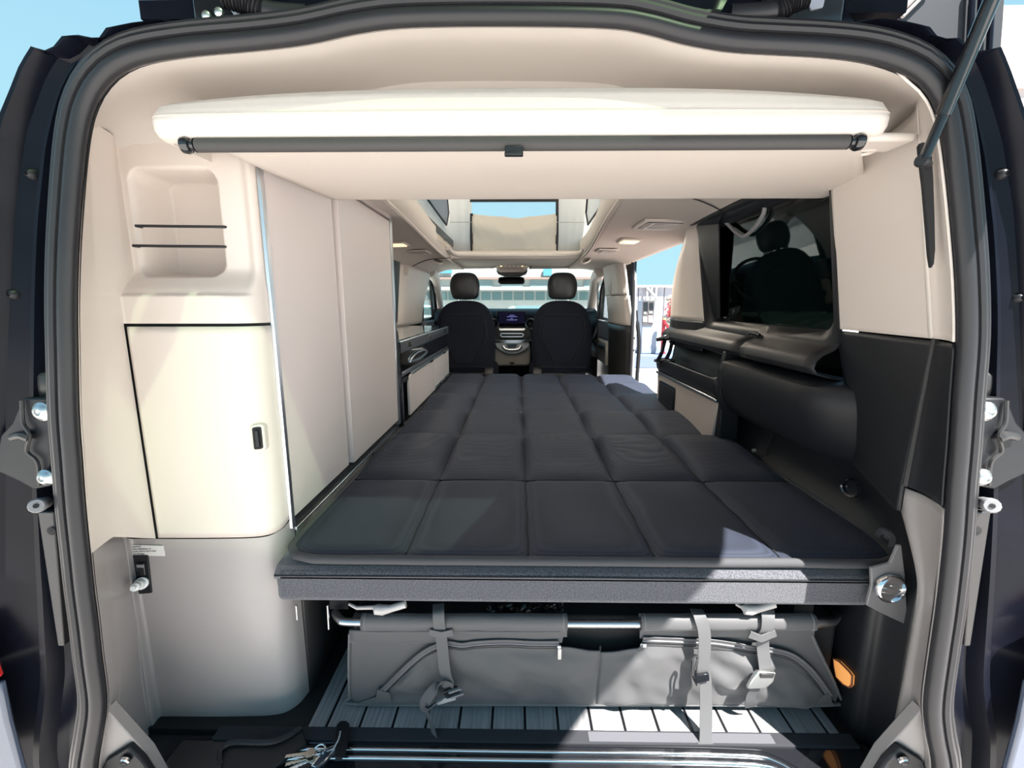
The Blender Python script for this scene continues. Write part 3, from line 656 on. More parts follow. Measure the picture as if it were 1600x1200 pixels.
# ================================================================== right pillar trims
def rplan0(z):
    A = [(.628, .632), (.640, .667), (.650, .695), (.6555, .716), (.662, .75), (.703, 1.0)]
    B = [(.560, .662), (.572, .684), (.583, .704), (.590, .722), (.598, .76), (.648, 1.0)]
    D = [(.617, .616), (.628, .655), (.635, .685), (.640, .708), (.648, .74), (.735, .95)]
    out = []
    for a, b, d in zip(A, B, D):
        if z > .785: k = (z - .785) / .315; q = (a[0] + (b[0] - a[0]) * k, a[1] + (b[1] - a[1]) * k)
        else: k = min(1, (.785 - z) / .245); q = (a[0] + (d[0] - a[0]) * k, a[1] + (d[1] - a[1]) * k)
        out.append(Vector((q[0], q[1], 0)))
    return out
def rsurf(i0, i1, z0, z1, inset=0, nb=30, na=30, z1b=None):
    g = MB()
    def fn(a, b):
        zz1 = z1 if z1b is None else z1 + (z1b - z1) * a
        z = z0 + (zz1 - z0) * b; sp_ = spline(rplan(z), 8)[i0 * 8:i1 * 8 + 1]
        k = a * (len(sp_) - 1); j = min(int(k), len(sp_) - 2); p = sp_[j].lerp(sp_[j + 1], k - j)
        return Vector((p.x + inset, p.y, z))
    return g.grid(fn, na, nb)
def rplan(z):
    o = rplan0(z); q = seal_at(1, z); a = Vector((q.x + .001, q.y + .006, 0)); d = o[3]
    o[0] = a; o[1] = a.lerp(d, .36) + Vector((.006, 0, 0)); o[2] = a.lerp(d, .72) + Vector((.006, 0, 0))
    return o
rp = thing('pillar_trim', 'cream rear pillar trim panel between seal and dark side window', 'trim panel', (.66, .80, .78))
obj('inner_panel', rsurf(3, 5, .787, 1.13, 0, z1b=1.10), CREAM, rp, solid=.004, off=-1)
m_ = MB(); zz = [.787 + .30 * k / 20 for k in range(21)]
m_.loft([[Vector((rplan(z)[3].x + .000, rplan(z)[3].y - .006, z)) for z in zz], [Vector((rplan(z)[3].x - .002, rplan(z)[3].y + .002, z)) for z in zz], [Vector((rplan(z)[3].x + .001, rplan(z)[3].y + .012, z)) for z in zz]], closed=False); obj('edge_roll', m_, LEATH, rp, solid=.002)
obj('edge_strip', rsurf(0, 3, .787, 1.16), CREAM, rp, solid=.003, off=-1)
# belt slot behind the strut
m_ = MB(); q = [ay(u_, v_, .688 - .0005 * (u_ - 1437)) for u_, v_ in ((1437, 228), (1441, 222), (1451, 222), (1456, 232), (1459, 280), (1461, 340), (1462, 390), (1460, 412), (1456, 419), (1453, 400), (1449, 350), (1444, 290), (1439, 250))]
m_.prism(q, (0, .006, 0)); obj('strut_slot', m_, DARKREC, rp, bevel=.001)
bp = thing('black_pillar_trim', 'black grained pillar trim below the cream pillar panel', 'trim panel', (.66, .80, .53))
obj('inner_panel', rsurf(3, 5, .50, .783, 0), BLACKP, bp, solid=.004, off=-1)
obj('edge_strip', rsurf(0, 3, .545, .783), BLACKP, bp, solid=.003, off=-1)
m_ = MB(); zz = [.545 + .24 * k / 16 for k in range(17)]
m_.tube([Vector((rplan(z)[3].x - .001, rplan(z)[3].y - .002, z)) for z in zz], .005, 8); obj('edge_roll', m_, GREYD, bp)
# embossed hook outline
def xin(z, Y):
    pl = rplan(z); a, b = pl[4], pl[5]; return a.x + (b.x - a.x) * (Y - a.y) / (b.y - a.y)
def onin(u, v):
    d = ray(u, v)
    best = None
    for k in range(400):
        Y = .72 + .3 * k / 400; p = CAM + d * (Y / d.y); e_ = abs(p.x - xin(p.z, Y))
        if best is None or e_ < best[0]: best = (e_, p)
    return best[1]
hk = [(1409, 619), (1384, 616), (1381, 640), (1392, 642), (1392, 652), (1397, 653), (1397, 643), (1407, 644)]
m_ = MB(); m_.tube([onin(u, v) + Vector((-.001, 0, 0)) for u, v in hk], .0011, 6); obj('hook_outline', m_, mat('outline_grey', (.16, .16, .17), .4), bp)
# lower grey strip
def lowr_fn(a, b):
    z = -.03 + (.541 + .03) * b
    k = 1 - sstep(.36, .535, z)
    q = seal_at(1, z); a0 = Vector((q.x + .001, q.y + .006, 0)); e0 = Vector((.640, .708, 0)).lerp(Vector((.655, .671, 0)), k); e1 = Vector((.652, .735, 0)).lerp(Vector((.700, .716, 0)), k)
    sp_ = [a0, a0.lerp(e0, .33) + Vector((.006, 0, 0)), a0.lerp(e0, .7) + Vector((.006, 0, 0)), e0, e1]; sp_ = spline(sp_, 6); kk = a * (len(sp_) - 1); j = min(int(kk), len(sp_) - 2)
    p = sp_[j].lerp(sp_[j + 1], kk - j); return Vector((p.x, p.y, z))
gp = thing('lower_pillar_trim', 'grey plastic lower pillar trim beside the chrome knob', 'trim panel', (.645, .66, -.03))
m_ = MB(); m_.grid(lowr_fn, 24, 40); obj('panel', m_, GREYP, gp, solid=.003, off=-1, ang=80)
# dark lower side wall of the load bay
sw_ = thing('load_bay_side', 'black load bay side lining right of the bed', 'side lining', (.74, 1.0, -.01))
m_ = MB()
def lbs(a, b):
    z = -.02 + .52 * b; P = [Vector((.698, .718, 0)), Vector((.708, .745, 0)), Vector((.72, .80, 0)), Vector((.755, .92, 0)), Vector((.765, 1.2, 0)), Vector((.765, 2.06, 0))]
    Q = [Vector((.698, .716, 0)), Vector((.688, .76, 0)), Vector((.668, .80, 0)), Vector((.68, 1.0, 0)), Vector((.70, 1.3, 0)), Vector((.70, 2.06, 0))]
    k = 1 - sstep(.28, .42, z); sp_ = spline([p.lerp(q_, k) for p, q_ in zip(P, Q)], 8); kk = a * (len(sp_) - 1); j = min(int(kk), len(sp_) - 2)
    p = sp_[j].lerp(sp_[j + 1], kk - j); return Vector((p.x, p.y, z))
m_.grid(lbs, 60, 30); obj('lining', m_, BLACKP, sw_, solid=.004, off=1, ang=80)
c = ax(1330, 762, .735)
m_ = MB(); m_.lathe([(.022, 0), (.020, -.006), (.017, -.004), (.016, .004), (.0003, .005)], c, (.95, .3, 0), 20, caps=False); obj('round_cap', m_, BLACKG, sw_)
c = ax(1178, 704, .735); m_ = MB(); m_.lathe([(.006, .004), (.006, -.004), (.0003, -.006)], c, (1, 0, 0), 10, caps=False); obj('button', m_, GREYP, sw_)
m_ = MB(); m_.tube([ax(1212, 662, .758), ax(1196, 712, .752)], .0025, 6); obj('joint', m_, DARKREC, sw_)
# amber lamp
al = thing('amber_lamp', 'small glowing amber lamp low on the right lining', 'lamp', tuple(ax(1318, 1070, .662)))
q = [ax(1302, 1029, .661), ax(1311, 1034, .661), ax(1326, 1049, .661), ax(1331, 1056, .661), ax(1330, 1070, .661), ax(1326, 1074, .661), ax(1318, 1070, .661), ax(1306, 1058, .661), ax(1303, 1042, .661)]
m_ = MB(); m_.prism(q, (.006, 0, 0)); obj('lens', m_, AMBER, al, bevel=.001)
m_ = MB(); m_.tube([p + Vector((.001, 0, 0)) for p in q], .002, 6, closed=True); obj('bezel', m_, mat('amber_rim', (.35, .12, .06), .3), al)
# knob and bracket
kb = thing('bed_release_knob', 'round chrome release knob on grey bracket beside the cushion', 'knob', tuple(ay(1392, 975, .742)))
q = [(1361, 888), (1376, 884), (1391, 880), (1403, 853), (1409, 852), (1415, 905), (1419, 978), (1385, 962), (1354, 946), (1362, 915)]
m_ = MB(); m_.prism([ay(u, v, .728 + .00012 * (1415 - u)) for u, v in q], (0, .006, 0)); obj('bracket', m_, mat('light_grey_plastic', (.17, .165, .17), .4, bump=(900, .1, .0005)), kb, bevel=.0015)
c = ay(1394, 922, .722)
m_ = MB(); m_.lathe([(.0265, .008), (.0265, .002), (.024, -.002), (.0215, -.003), (.020, .003), (.0003, .004)], c, (0, 1, 0), 32, caps=False); kr = obj('ring', m_, CHROME, kb)
m_ = MB(); m_.prism([(c.x - .019, c.y + .001, c.z + .005), (c.x + .0, c.y - .009, c.z + .0055), (c.x + .019, c.y + .001, c.z), (c.x + .0, c.y - .009, c.z - .0045), (c.x - .019, c.y + .001, c.z - .005)], (0, .012, 0)); obj('grip', m_, CHROME, kb, bevel=.001)

# ---- side window right with frame
wx = lambda Y, z: .700 + .02 * (Y - 1.0) - .16 * max(0, z - .78)
w1 = thing('window_1', 'dark tinted side window in black frame right of the bed', 'window', (.70, 1.33, .76), kind='structure')
def wp(Y, z, d=0): return Vector((wx(Y, z) + d, Y, z))
def ringyz(y0, y1, z0, z1, r, d):
    return [wp((y0 + y1) / 2 + a, (z0 + z1) / 2 + b, d) for a, b in rrect(y1 - y0, z1 - z0, r)]
m_ = MB(); m_.loft([ringyz(.985, 1.735, .735, 1.135, .03, .004), ringyz(.985, 1.735, .735, 1.135, .03, -.004), ringyz(1.0, 1.72, .755, 1.12, .04, -.006), ringyz(1.02, 1.70, .775, 1.10, .045, .010), ringyz(1.025, 1.69, .78, 1.095, .045, .028)]); obj('window_frame', m_, BLACKP, w1)
m_ = MB(); m_.loft([ringyz(1.015, 1.70, .772, 1.102, .04, .028), ringyz(1.015, 1.70, .772, 1.102, .04, .033)], caps=True); obj('pane', m_, GLASS_D, w1)
m_ = MB(); m_.tube([wp(1.0, 1.118, -.012), wp(1.76, 1.138, -.012)], .012, 10); q = obj('blind_cassette', m_, BLACKP, w1)
m_ = MB(); m_.prism([wp(1.50, 1.12, -.012), wp(1.72, 1.12, -.012), wp(1.715, .79, .012), wp(1.64, .79, .012), wp(1.56, 1.10, 0)], (.004, 0, 0)); obj('blind_side', m_, BLACKP, w1)
m_ = MB(); m_.tube(spline([wp(1.54, 1.10, .018), wp(1.47, 1.06, .016), wp(1.42, 1.042, .015), wp(1.36, 1.055, .015), wp(1.31, 1.08, .016), wp(1.30, 1.10, .018)], 5), .006, 8); obj('pull_cord', m_, mat('cord_grey', (.22, .22, .23), .7), w1)
m_ = MB(); c = wp(1.33, .752, -.014); m_.tube([c + Vector((0, -.03, 0)), c + Vector((-.006, -.012, .004)), c + Vector((-.006, .012, .004)), c + Vector((0, .03, 0))], .005, 8); obj('blind_catch', m_, BLACKG, w1)
# ---- right side trim with armrest, tray and shelf
st = thing('side_armrest_trim', 'black moulded side trim with armrest tray below the window', 'side trim', (.72, 1.5, .37))
def sweepY(prof, y0, y1, n=8, endround=0):
    g = MB(); g.loft([[Vector((x_, y0 + (y1 - y0) * k / n, z_)) for x_, z_ in prof] for k in range(n + 1)], closed=False); return g
# upper ledge under the window (rear part and front part split by a joint)
led = [(.715, .775), (.700, .752), (.690, .738), (.668, .728), (.655, .715), (.652, .700), (.660, .688), (.690, .680), (.72, .672)]
obj('ledge', sweepY(led, .985, 1.325), BLACKP, st, solid=.003)
obj('ledge', sweepY([(x_ + .012, z_ - .002) for x_, z_ in led], 1.332, 2.08), BLACKP, st, solid=.003)
arm = [(.725, .675), (.690, .668), (.668, .664), (.652, .655), (.645, .635), (.648, .60), (.662, .555), (.680, .515), (.70, .495), (.75, .48)]
m_ = MB(); m_.loft([[Vector((x_ + .085 * (1 - sstep(.86, 1.03, y_)), y_, z_)) for x_, z_ in arm] for y_ in [.86 + .57 * k / 24 for k in range(25)]], closed=False); obj('armrest', m_, BLACKP, st, solid=.003)
m_ = MB(); m_.prism([(x_ , 1.43, z_) for x_, z_ in arm], (0, .004, 0)); obj('armrest_end', m_, BLACKP, st)
# tray body: pocket with silver rim
tr = [(.735, .68), (.725, .60), (.715, .575), (.690, .566), (.668, .575), (.660, .590), (.652, .590), (.650, .575), (.656, .545), (.664, .530)]
obj('tray', sweepY(tr, 1.445, 2.10, 16), BLACKP, st, solid=.003)
m_ = MB(); m_.tube(spline([(.668, 2.09, .588), (.657, 1.9, .590), (.655, 1.6, .590), (.660, 1.50, .592), (.680, 1.465, .615), (.712, 1.475, .645), (.725, 1.55, .662), (.728, 1.8, .672), (.728, 2.05, .678)], 8), .0035, 8); obj('tray_rim', m_, mat('satin_silver', (.45, .47, .5), .3, 1), st)
m_ = MB(); m_.prism([(.66, 1.432, .50), (.645, 1.432, .62), (.66, 1.432, .69), (.73, 1.432, .70), (.73, 1.432, .50)], (0, .02, 0)); obj('tray_end', m_, BLACKP, st, bevel=.004)
m_ = MB(); m_.box(.652, .668, 1.46, 2.11, .518, .530); obj('silver_strip', m_, MATS['satin_silver'], st, bevel=.003)
m_ = MB(); m_.prism([(.66, 1.49, .37), (.66, 1.455, .518), (.66, 2.11, .518), (.66, 2.09, .37)], (.06, 0, 0)); obj('lower_panel', m_, mat('greige_trim', (.44, .38, .345), .5), st, bevel=.004)
m_ = MB(); m_.prism([(.657, 1.80 + a, .43 + b) for a, b in rrect(.22, .125, .015)][::1], (.008, 0, 0)); spk = obj('speaker_frame', m_, BLACKG, st, bevel=.002)
for o_ in (spk,): o_.location.y += .16
m_ = MB(); m_.prism([(.654, 1.96 + a, .43 + b) for a, b in rrect(.19, .10, .012)], (.004, 0, 0)); obj('speaker_grille', m_, BLACKP, spk); bpy.data.objects['speaker_grille'].location.y -= .16
m_ = MB(); m_.prism([(.67, 1.44, .37), (.662, 1.44, .52), (.662, 1.458, .52), (.67, 1.49, .37)], (.06, 0, 0)); obj('end_strip', m_, BLACKP, st, bevel=.003)
# folding grab/cup holder on the tray
gh = thing('fold_up_table_bracket', 'black folding bracket standing on the armrest tray', 'bracket', (.69, 2.02, .586))
m_ = MB(); m_.tube(spline([(.62, 2.02, .684), (.655, 2.0, .692), (.70, 1.98, .705), (.74, 1.97, .712)], 5), [.010] * 4 + [.014] * 8 + [.013] * 4, 10); obj('top_arm', m_, BLACKG, gh)
for dx in (0, .03): m_ = MB(); m_.tube([(.635 + dx, 2.03 - dx * .4, .588), (.648 + dx, 2.02 - dx * .4, .63), (.655 + dx, 2.01 - dx * .4, .69)], [.010, .008, .010], 8); obj('upright', m_, BLACKG, gh)
m_ = MB(); m_.tube([(.620, 2.04, .586), (.66, 2.02, .590), (.70, 2.0, .588)], [.006, .012, .008], 8); obj('foot', m_, BLACKG, gh)
# C pillar at the sliding door
cp = thing('door_pillar_trim', 'cream door pillar with dark foot between window and doorway', 'trim panel', (.71, 1.9, .66))
def cpf(z0, z1):
    g = MB()
    def f(a, b):
        z = z0 + (z1 - z0) * b; k = max(0, (z - .75) / .38)
        P = [(.745, 2.16 - .25 * k ** 2.2), (.715, 2.13 - .25 * k ** 2.2), (.700, 2.06 - .24 * k ** 2.2), (.693, 1.96 - .12 * k ** 2.2), (.702, 1.80), (.712, 1.735)]
        kk = a * 5; j = min(int(kk), 4); x_ = P[j][0] + (P[j + 1][0] - P[j][0]) * (kk - j); y_ = P[j][1] + (P[j + 1][1] - P[j][1]) * (kk - j)
        return Vector((x_ - .10 * max(0, z - .80), y_, z))
    return g.grid(f, 25, 20)
obj('upper_panel', cpf(.775, 1.135), CREAM, cp, solid=.004)
obj('foot_panel', cpf(.66, .772), BLACKP, cp, solid=.004)
# ================================================================== bed
BX0, BX1, BY0, BY1, BZT = -.450, .733, .776, 2.898, .38
seamx = [BX0, -.215, .020, .260, .497, BX1]; seamy = [BY0, 1.153, 1.539, 1.896, 2.259, 2.577, BY1]
bed = thing('mattress_topper', 'black quilted mesh mattress topper on the bed', 'mattress topper', (.14, 1.8, BZT - .02))
def wr_(x, y): return noise.noise(Vector((x * 3.1, y * 5.5, 3.3)))
for j in range(6):
    for i in range(5):
        x0, x1, y0, y1 = seamx[i], seamx[i + 1], seamy[j], seamy[j + 1]
        def cell(a, b, x0=x0, x1=x1, y0=y0, y1=y1, i=i, j=j):
            X = x0 + (x1 - x0) * a; Y = y0 + (y1 - y0) * b
            # rounded outer corners at the front
            if j == 0:
                for sx, ex_ in ((1, BX0), (-1, BX1)):
                    dx = (X - ex_) * sx; r = .062
                    if dx < r:
                        lim = BY0 + r - math.sqrt(max(0, r * r - (r - dx) ** 2)); Y = lim + (Y - BY0) * (y1 - lim) / (y1 - BY0) if Y < y1 else Y
            ea = min(a, 1 - a) * (x1 - x0); eb = min(b, 1 - b) * (y1 - y0)
            puff = (1 - math.exp(-ea / .014)) * (1 - math.exp(-eb / (.010 if j == 0 else .026)))
            asym = .35 + .65 * b if j > 0 else 1.0
            h = (.0100 if j == 0 else .031) * puff * (1 if j == 0 else .55 + .65 * sstep(.1, .75, b))
            wv = wr_(X, Y) * (.0015 if j == 0 else .011) * puff
            if j == 1: wv += .006 * puff * noise.noise(Vector((X * 7, Y * 9, 1.7)))
            return Vector((X, Y, BZT - .014 - (.006 if j else 0) * 0 + h + wv))
        m_ = MB(); m_.grid(cell, 24, 24); obj('quilt_cell', m_, MESHF, bed, ang=80)
for i in range(1, 5): m_ = MB(); m_.tube([(seamx[i] + .002 * math.sin(9 * k), BY0 + .012 + (BY1 - BY0 - .02) * k / 40, BZT - .0125) for k in range(41)], .0016, 6); obj('seam', m_, SEAML, bed)
for j in range(1, 6): m_ = MB(); m_.tube([(BX0 + .005 + (BX1 - BX0 - .01) * k / 40, seamy[j] + .003 * math.sin(7 * k), BZT - .0125) for k in range(41)], .0032, 6); obj('seam', m_, SEAML, bed)
m_ = MB()
edge = []
def corner(cx, cy, a0, a1, r): return [(cx + r * math.cos(R(a0 + (a1 - a0) * k / 8)), cy + r * math.sin(R(a0 + (a1 - a0) * k / 8))) for k in range(9)]
edge = corner(BX0 + .062, BY0 + .062, 270, 180, .066)[::1] + [(BX0 - .002, y) for y in (1.2, 1.6, 2.0, 2.5)] + [(BX0, BY1), (.1, BY1), (BX1, BY1)] + [(BX1 + .002, y) for y in (2.5, 2.0, 1.6, 1.2)] + corner(BX1 - .062, BY0 + .062, 0, -90, .066)
pts = []
E = resample([Vector((x, y, 0)) for x, y in edge], 160, closed=True)
for p in E: pts.append(Vector((p.x, p.y, BZT - .0165 + .0015 * noise.noise(Vector((p.x * 9, p.y * 9, 0))))))
m_.tube(pts, .0085, 10, closed=True); obj('edge_binding', m_, mat('binding_tape', (.06, .06, .066), .85, bump=(1200, .3, .001)), bed)
m_ = MB(); m_.prism([Vector((p.x, p.y, BZT - .026)) for p in E], (0, 0, .011)); obj('base_sheet', m_, SEAML, bed, smooth=False)
m_ = MB(); c = az(1384, 850, .385); m_.tube(spline([c + Vector((.0, -.02, 0)), c + Vector((.012, -.004, .012)), c + Vector((.004, .014, .016)), c + Vector((-.008, .012, .010))], 4), [.009, .010, .010, .010, .010, .011, .011, .010, .010, .009, .008, .007, .006], 8); obj('turned_corner', m_, MATS['binding_tape'], bed)
cu = thing('bed_cushion', 'charcoal fabric bed cushion under the black topper', 'cushion', (.10, .95, .275))
def cushion_ring(dy, z, inset):
    return [Vector((x_, y_, z)) for x_, y_ in ((-.457 + inset, .757 + dy), (.655 - inset, .757 + dy), (.672 - inset, 1.15), (-.457 + inset, 1.15))]
m_ = MB(); m_.box(-.457, .660, .757, 1.15, .283, .348); obj('cushion_front', m_, FABRIC, cu, bevel=.012, segs=3)
m_ = MB()
m_.loft([[Vector((x_, .757 + .0, .333)), Vector((x_, .757, .340)), Vector((x_, .770, .3525)), Vector((x_, .80, .356)), Vector((x_, 1.15, .356))] for x_ in [-.457 + 1.117 * k / 10 for k in range(11)]], closed=False); obj('top_panel', m_, FABRIC, cu, solid=.003, off=-1)
m_ = MB(); m_.tube([(-.456, .7565, .339), (.10, .7565, .3405), (.40, .7565, .339), (.658, .7565, .339)], .0016, 6); obj('seam', m_, SEAML, cu)
m_ = MB(); m_.box(-.430, .725, 1.16, 2.85, .285, .3535); obj('mattress_base', m_, FABRIC, cu, bevel=.01)
# bed frame beneath
bf = thing('cross_bar_support', 'steel bed frame with silver cross bar under the cushion', 'bed frame', (.1, .80, .20))
barz = ay(942, 975, .792).z
a = ay(530, 967, .80); b = ay(1300, 971, .80)
m_ = MB(); m_.tube(spline([ay(524, 958, .84), ay(532, 968, .80), ay(552, 972, .792), ay(700, 973, .792), ay(942, 974.5, .792), ay(1200, 974, .792), ay(1290, 973, .792), ay(1304, 968, .81), ay(1308, 962, .84)], 5), .0082, 12); obj('cross_bar', m_, STEEL, bf)
m_ = MB(); m_.box(-.40, .62, 1.0, 1.05, .20, .26); m_.box(-.40, -.36, .85, 2.8, .20, .26); m_.box(.58, .62, .85, 2.8, .20, .26); m_.box(-.44, .66, .83, 1.15, .262, .2815); obj('support', m_, DARKREC, bf, smooth=False)
for us in ((546, 584, 610, 634), (1150, 1160, 1185, 1210)):
    m_ = MB(); m_.tube([ay(us[0], 944, .80), ay(us[0] + 12, 950, .79), ay(us[1], 949, .785), ay(us[1] + 4, 952, .782), ay(us[2] - 12, 953, .782), ay(us[2], 951, .782), ay(us[3], 944, .785)], [.003, .0035, .004, .010, .010, .007, .007], 10); obj('pivot_fitting', m_, mat('beige_fitting', (.50, .47, .46), .35), bf)
for u, v0, v1 in ((463, 946, 968), (512, 946, 983)):
    m_ = MB(); m_.tube([ay(u, v0, .80), ay(u + 2, v1, .80)], .002, 6); obj('pin', m_, STEEL, bf)
# ================================================================== storage bag hung on the bar
bag = thing('storage_bag', 'dark grey nylon storage bag with zips hanging under the bed', 'storage bag', tuple(az(930, 1102, .012)))
def bagf(u, v):   # front face: leans out towards its bottom
    k = (v - 985) / 115.0
    return ay(u, v, .797 + .010 * k)
ZL = [(596, 1082), (612, 1066), (628, 1050), (645, 1034), (662, 1020), (680, 1010), (700, 1004), (722, 1007), (745, 1004), (790, 1002), (830, 1004), (873, 1004)]
ZR = [(1003, 998), (1040, 999), (1080, 1001), (1110, 1002), (1140, 1006), (1175, 1012), (1210, 1016), (1235, 1024), (1258, 1042), (1275, 1062), (1290, 1084)]
def bag_panel(u0t, u1t, u0b, u1b, vt, vb, seed, nu=60, nv=30, amp=.015):
    g = MB()
    def f(a, b):
        u = (u0t + (u1t - u0t) * a) * (1 - b) + (u0b + (u1b - u0b) * a) * b; v = vt(u) + (vb - vt(u)) * b
        p = bagf(u, v); e_ = min(1, min(a, 1 - a) * 8) * min(1, b * 6) * min(1, (1 - b) * 8)
        n_ = noise.noise(Vector((p.x * 9 + seed, p.z * 16, seed))) + .6 * noise.noise(Vector((p.x * 22 + p.z * 20, p.z * 14 - p.x * 9, seed)))
        return p + Vector((0, -amp * (n_ + .6) * e_, 0))
    return g.grid(f, nu, nv)
def zl(u):
    for (a, va), (b, vb) in zip(ZL, ZL[1:]):
        if a <= u <= b: return va + (vb - va) * (u - a) / (b - a)
    return ZL[0][1] if u < ZL[0][0] else 1006
def zr(u):
    for (a, va), (b, vb) in zip(ZR, ZR[1:]):
        if a <= u <= b: return va + (vb - va) * (u - a) / (b - a)
    return ZR[-1][1] if u > ZR[-1][0] else 1006
obj('front_panel', bag_panel(594, 938, 552, 930, lambda u: min(1090, zl(u) + 4 + 6 * sstep(880, 930, u)), 1100, 1.3), BAGF, bag, ang=80, solid=.002)
obj('front_panel', bag_panel(938, 1296, 930, 1300, lambda u: min(1090, zr(u) + 6 + 6 * (1 - sstep(950, 1000, u))), 1101, 5.1), BAGF, bag, ang=80, solid=.002)
obj('upper_panel', bag_panel(546, 882, 546, 878, lambda u: 984, 1003, 2.2, 30, 6, .002), BAGF, bag, ang=80, solid=.002)
# the upper-left triangle and lower-left end
def tri_panel(pts, dep, name):
    g = MB(); c = sum((Vector(p + (0,)) for p in pts), Vector()) / len(pts)
    P = [ay(u, v, dep(u, v)) for u, v in pts]; g.prism(P, (0, .004, 0)); return obj(name, g, BAGF, bag)
tri_panel([(546, 984), (690, 986), (692, 1004), (676, 1011), (656, 1024), (636, 1042), (614, 1063), (594, 1083), (560, 1100), (547, 1090)], lambda u, v: .800 + .008 * (v - 985) / 115, 'side_flap')
tri_panel([(1000, 984), (1230, 986), (1268, 992), (1311, 1078), (1306, 1098), (1292, 1086), (1276, 1063), (1258, 1042), (1236, 1024), (1210, 1016), (1175, 1012), (1110, 1001), (1000, 998)], lambda u, v: .800 + .006 * (v - 985) / 115, 'side_flap')
m_ = MB(); m_.tube([bagf(938, 1009), bagf(936, 1050), bagf(931, 1096)], .0018, 6); obj('centre_seam', m_, SEAML, bag)
for (u0, u1, us) in ((566, 886, 0), (1000, 1272, 1)):
    g = MB()
    def slv(a, b, u0=u0, u1=u1):
        c0 = ay(u0 + (u1 - u0) * a, 972, .790); an = R(-70 + 320 * b); r = .0145 + .0015 * noise.noise(Vector((a * 8, b * 3, u0)))
        return c0 + Vector((0, -r * math.cos(an) * .8, r * math.sin(an) * 1.05))
    g.grid(slv, 40, 18); sl_ = obj('bar_sleeve', g, BAGF, bag, ang=80, solid=.0015)
    for u in (u0 + 6, u1 - 6):
        c0 = ay(u, 972, .790); m_ = MB(); m_.tube([c0 + Vector((0, -.0125 * math.cos(R(t)), .0165 * math.sin(R(t)))) for t in range(-90, 120, 15)], .0012, 6); obj('hem_stitch', m_, mat('hem_grey', (.16, .16, .165), .7), sl_)
    m_ = MB(); m_.ribbon([ay(u0 + (u1 - u0) * k / 12, 990, .796) for k in range(13)], (0, 0, 1), .014, .002); obj('sleeve_hem', m_, BAGF, bag)
m_ = MB(); m_.box(ay(552, 1100, .81).x, ay(1304, 1100, .81).x, .83, 1.10, .015, .20); obj('bag_body', m_, mat('bag_inside', (.018, .018, .02), .9), bag, bevel=.01)
m_ = MB(); m_.tube(spline([bagf(546, 1088), bagf(560, 1100), bagf(800, 1100.5), bagf(1100, 1101), bagf(1302, 1101), bagf(1310, 1084), bagf(1268, 992)], 8), .0035, 8); obj('piping', m_, mat('piping_grey', (.12, .12, .125), .7), bag)
m_ = MB(); m_.tube(spline([bagf(546, 990), bagf(545, 1040), bagf(546, 1088)], 5), .003, 6); obj('piping', m_, MATS['piping_grey'], bag)
for Z_, nm in ((ZL, 'zl'), (ZR, 'zr')):
    path = spline([bagf(u, v) + Vector((0, -.004, 0)) for u, v in Z_], 4)
    m_ = MB(); m_.ribbon(path, (0, -.35, 1), .021, .0016); zt = obj('zip_tape', m_, mat('zip_tape_grey', (.115, .112, .118), .6), bag)
    for d_ in (-.0085, -.0040, .0040, .0085):
        m_ = MB(); m_.tube([p + Vector((0, -.0015, d_)) for p in path], .0008, 5); obj('zip_stitch', m_, mat('stitch_dark', (.03, .03, .032), .7), zt)
    m_ = MB(); m_.tube([p + Vector((0, -.0015, 0)) for p in path], .0018, 6); obj('zip_teeth', m_, mat('zip_teeth', (.17, .168, .185), .5), zt)
    for u, v in ((Z_[0] if nm == 'zl' else Z_[-1]),):
        q = [(u - 8, v + 10), (u + 18, v + 12), (u + 15, v - 4), (u - 4, v - 10)] if nm == 'zl' else [(u - 20, v + 12), (u + 8, v + 12), (u + 2, v - 6), (u - 8, v - 2)]
        m_ = MB(); m_.prism([bagf(a_, b_) + Vector((0, -.009, 0)) for a_, b_ in q], (0, .008, 0)); obj('zip_garage', m_, BAGF, bag, bevel=.001)
zp = [(873, 1006, 1), (1005, 1003, -1)]
for u, v, s_ in zp:
    c = bagf(u, v) + Vector((0, -.008, 0))
    m_ = MB(); m_.box(c.x - .004, c.x + .004, c.y - .003, c.y + .003, c.z - .004, c.z + .004); zs = obj('zip_slider', m_, CHROME, bag, bevel=.001)
    if s_ > 0: m_ = MB(); m_.prism([Vector((c.x + .001 + a_, c.y - .004, c.z - .014 + b_)) for a_, b_ in rrect(.0072, .0235, .002)], (0, .0015, 0)); obj('zip_pull', m_, ZINC, zs, bevel=.0003)
    else: m_ = MB(); m_.lathe([(.004, -.001), (.0052, 0), (.004, .001), (.003, 0)], c + Vector((-.004, -.002, 0)), (.4, 1, .3), 12, caps=False); obj('zip_pull', m_, ZINC, zs)
def strapth(name, label, path, w, wdir=(1, 0, 0), t=.0016): 
    return path
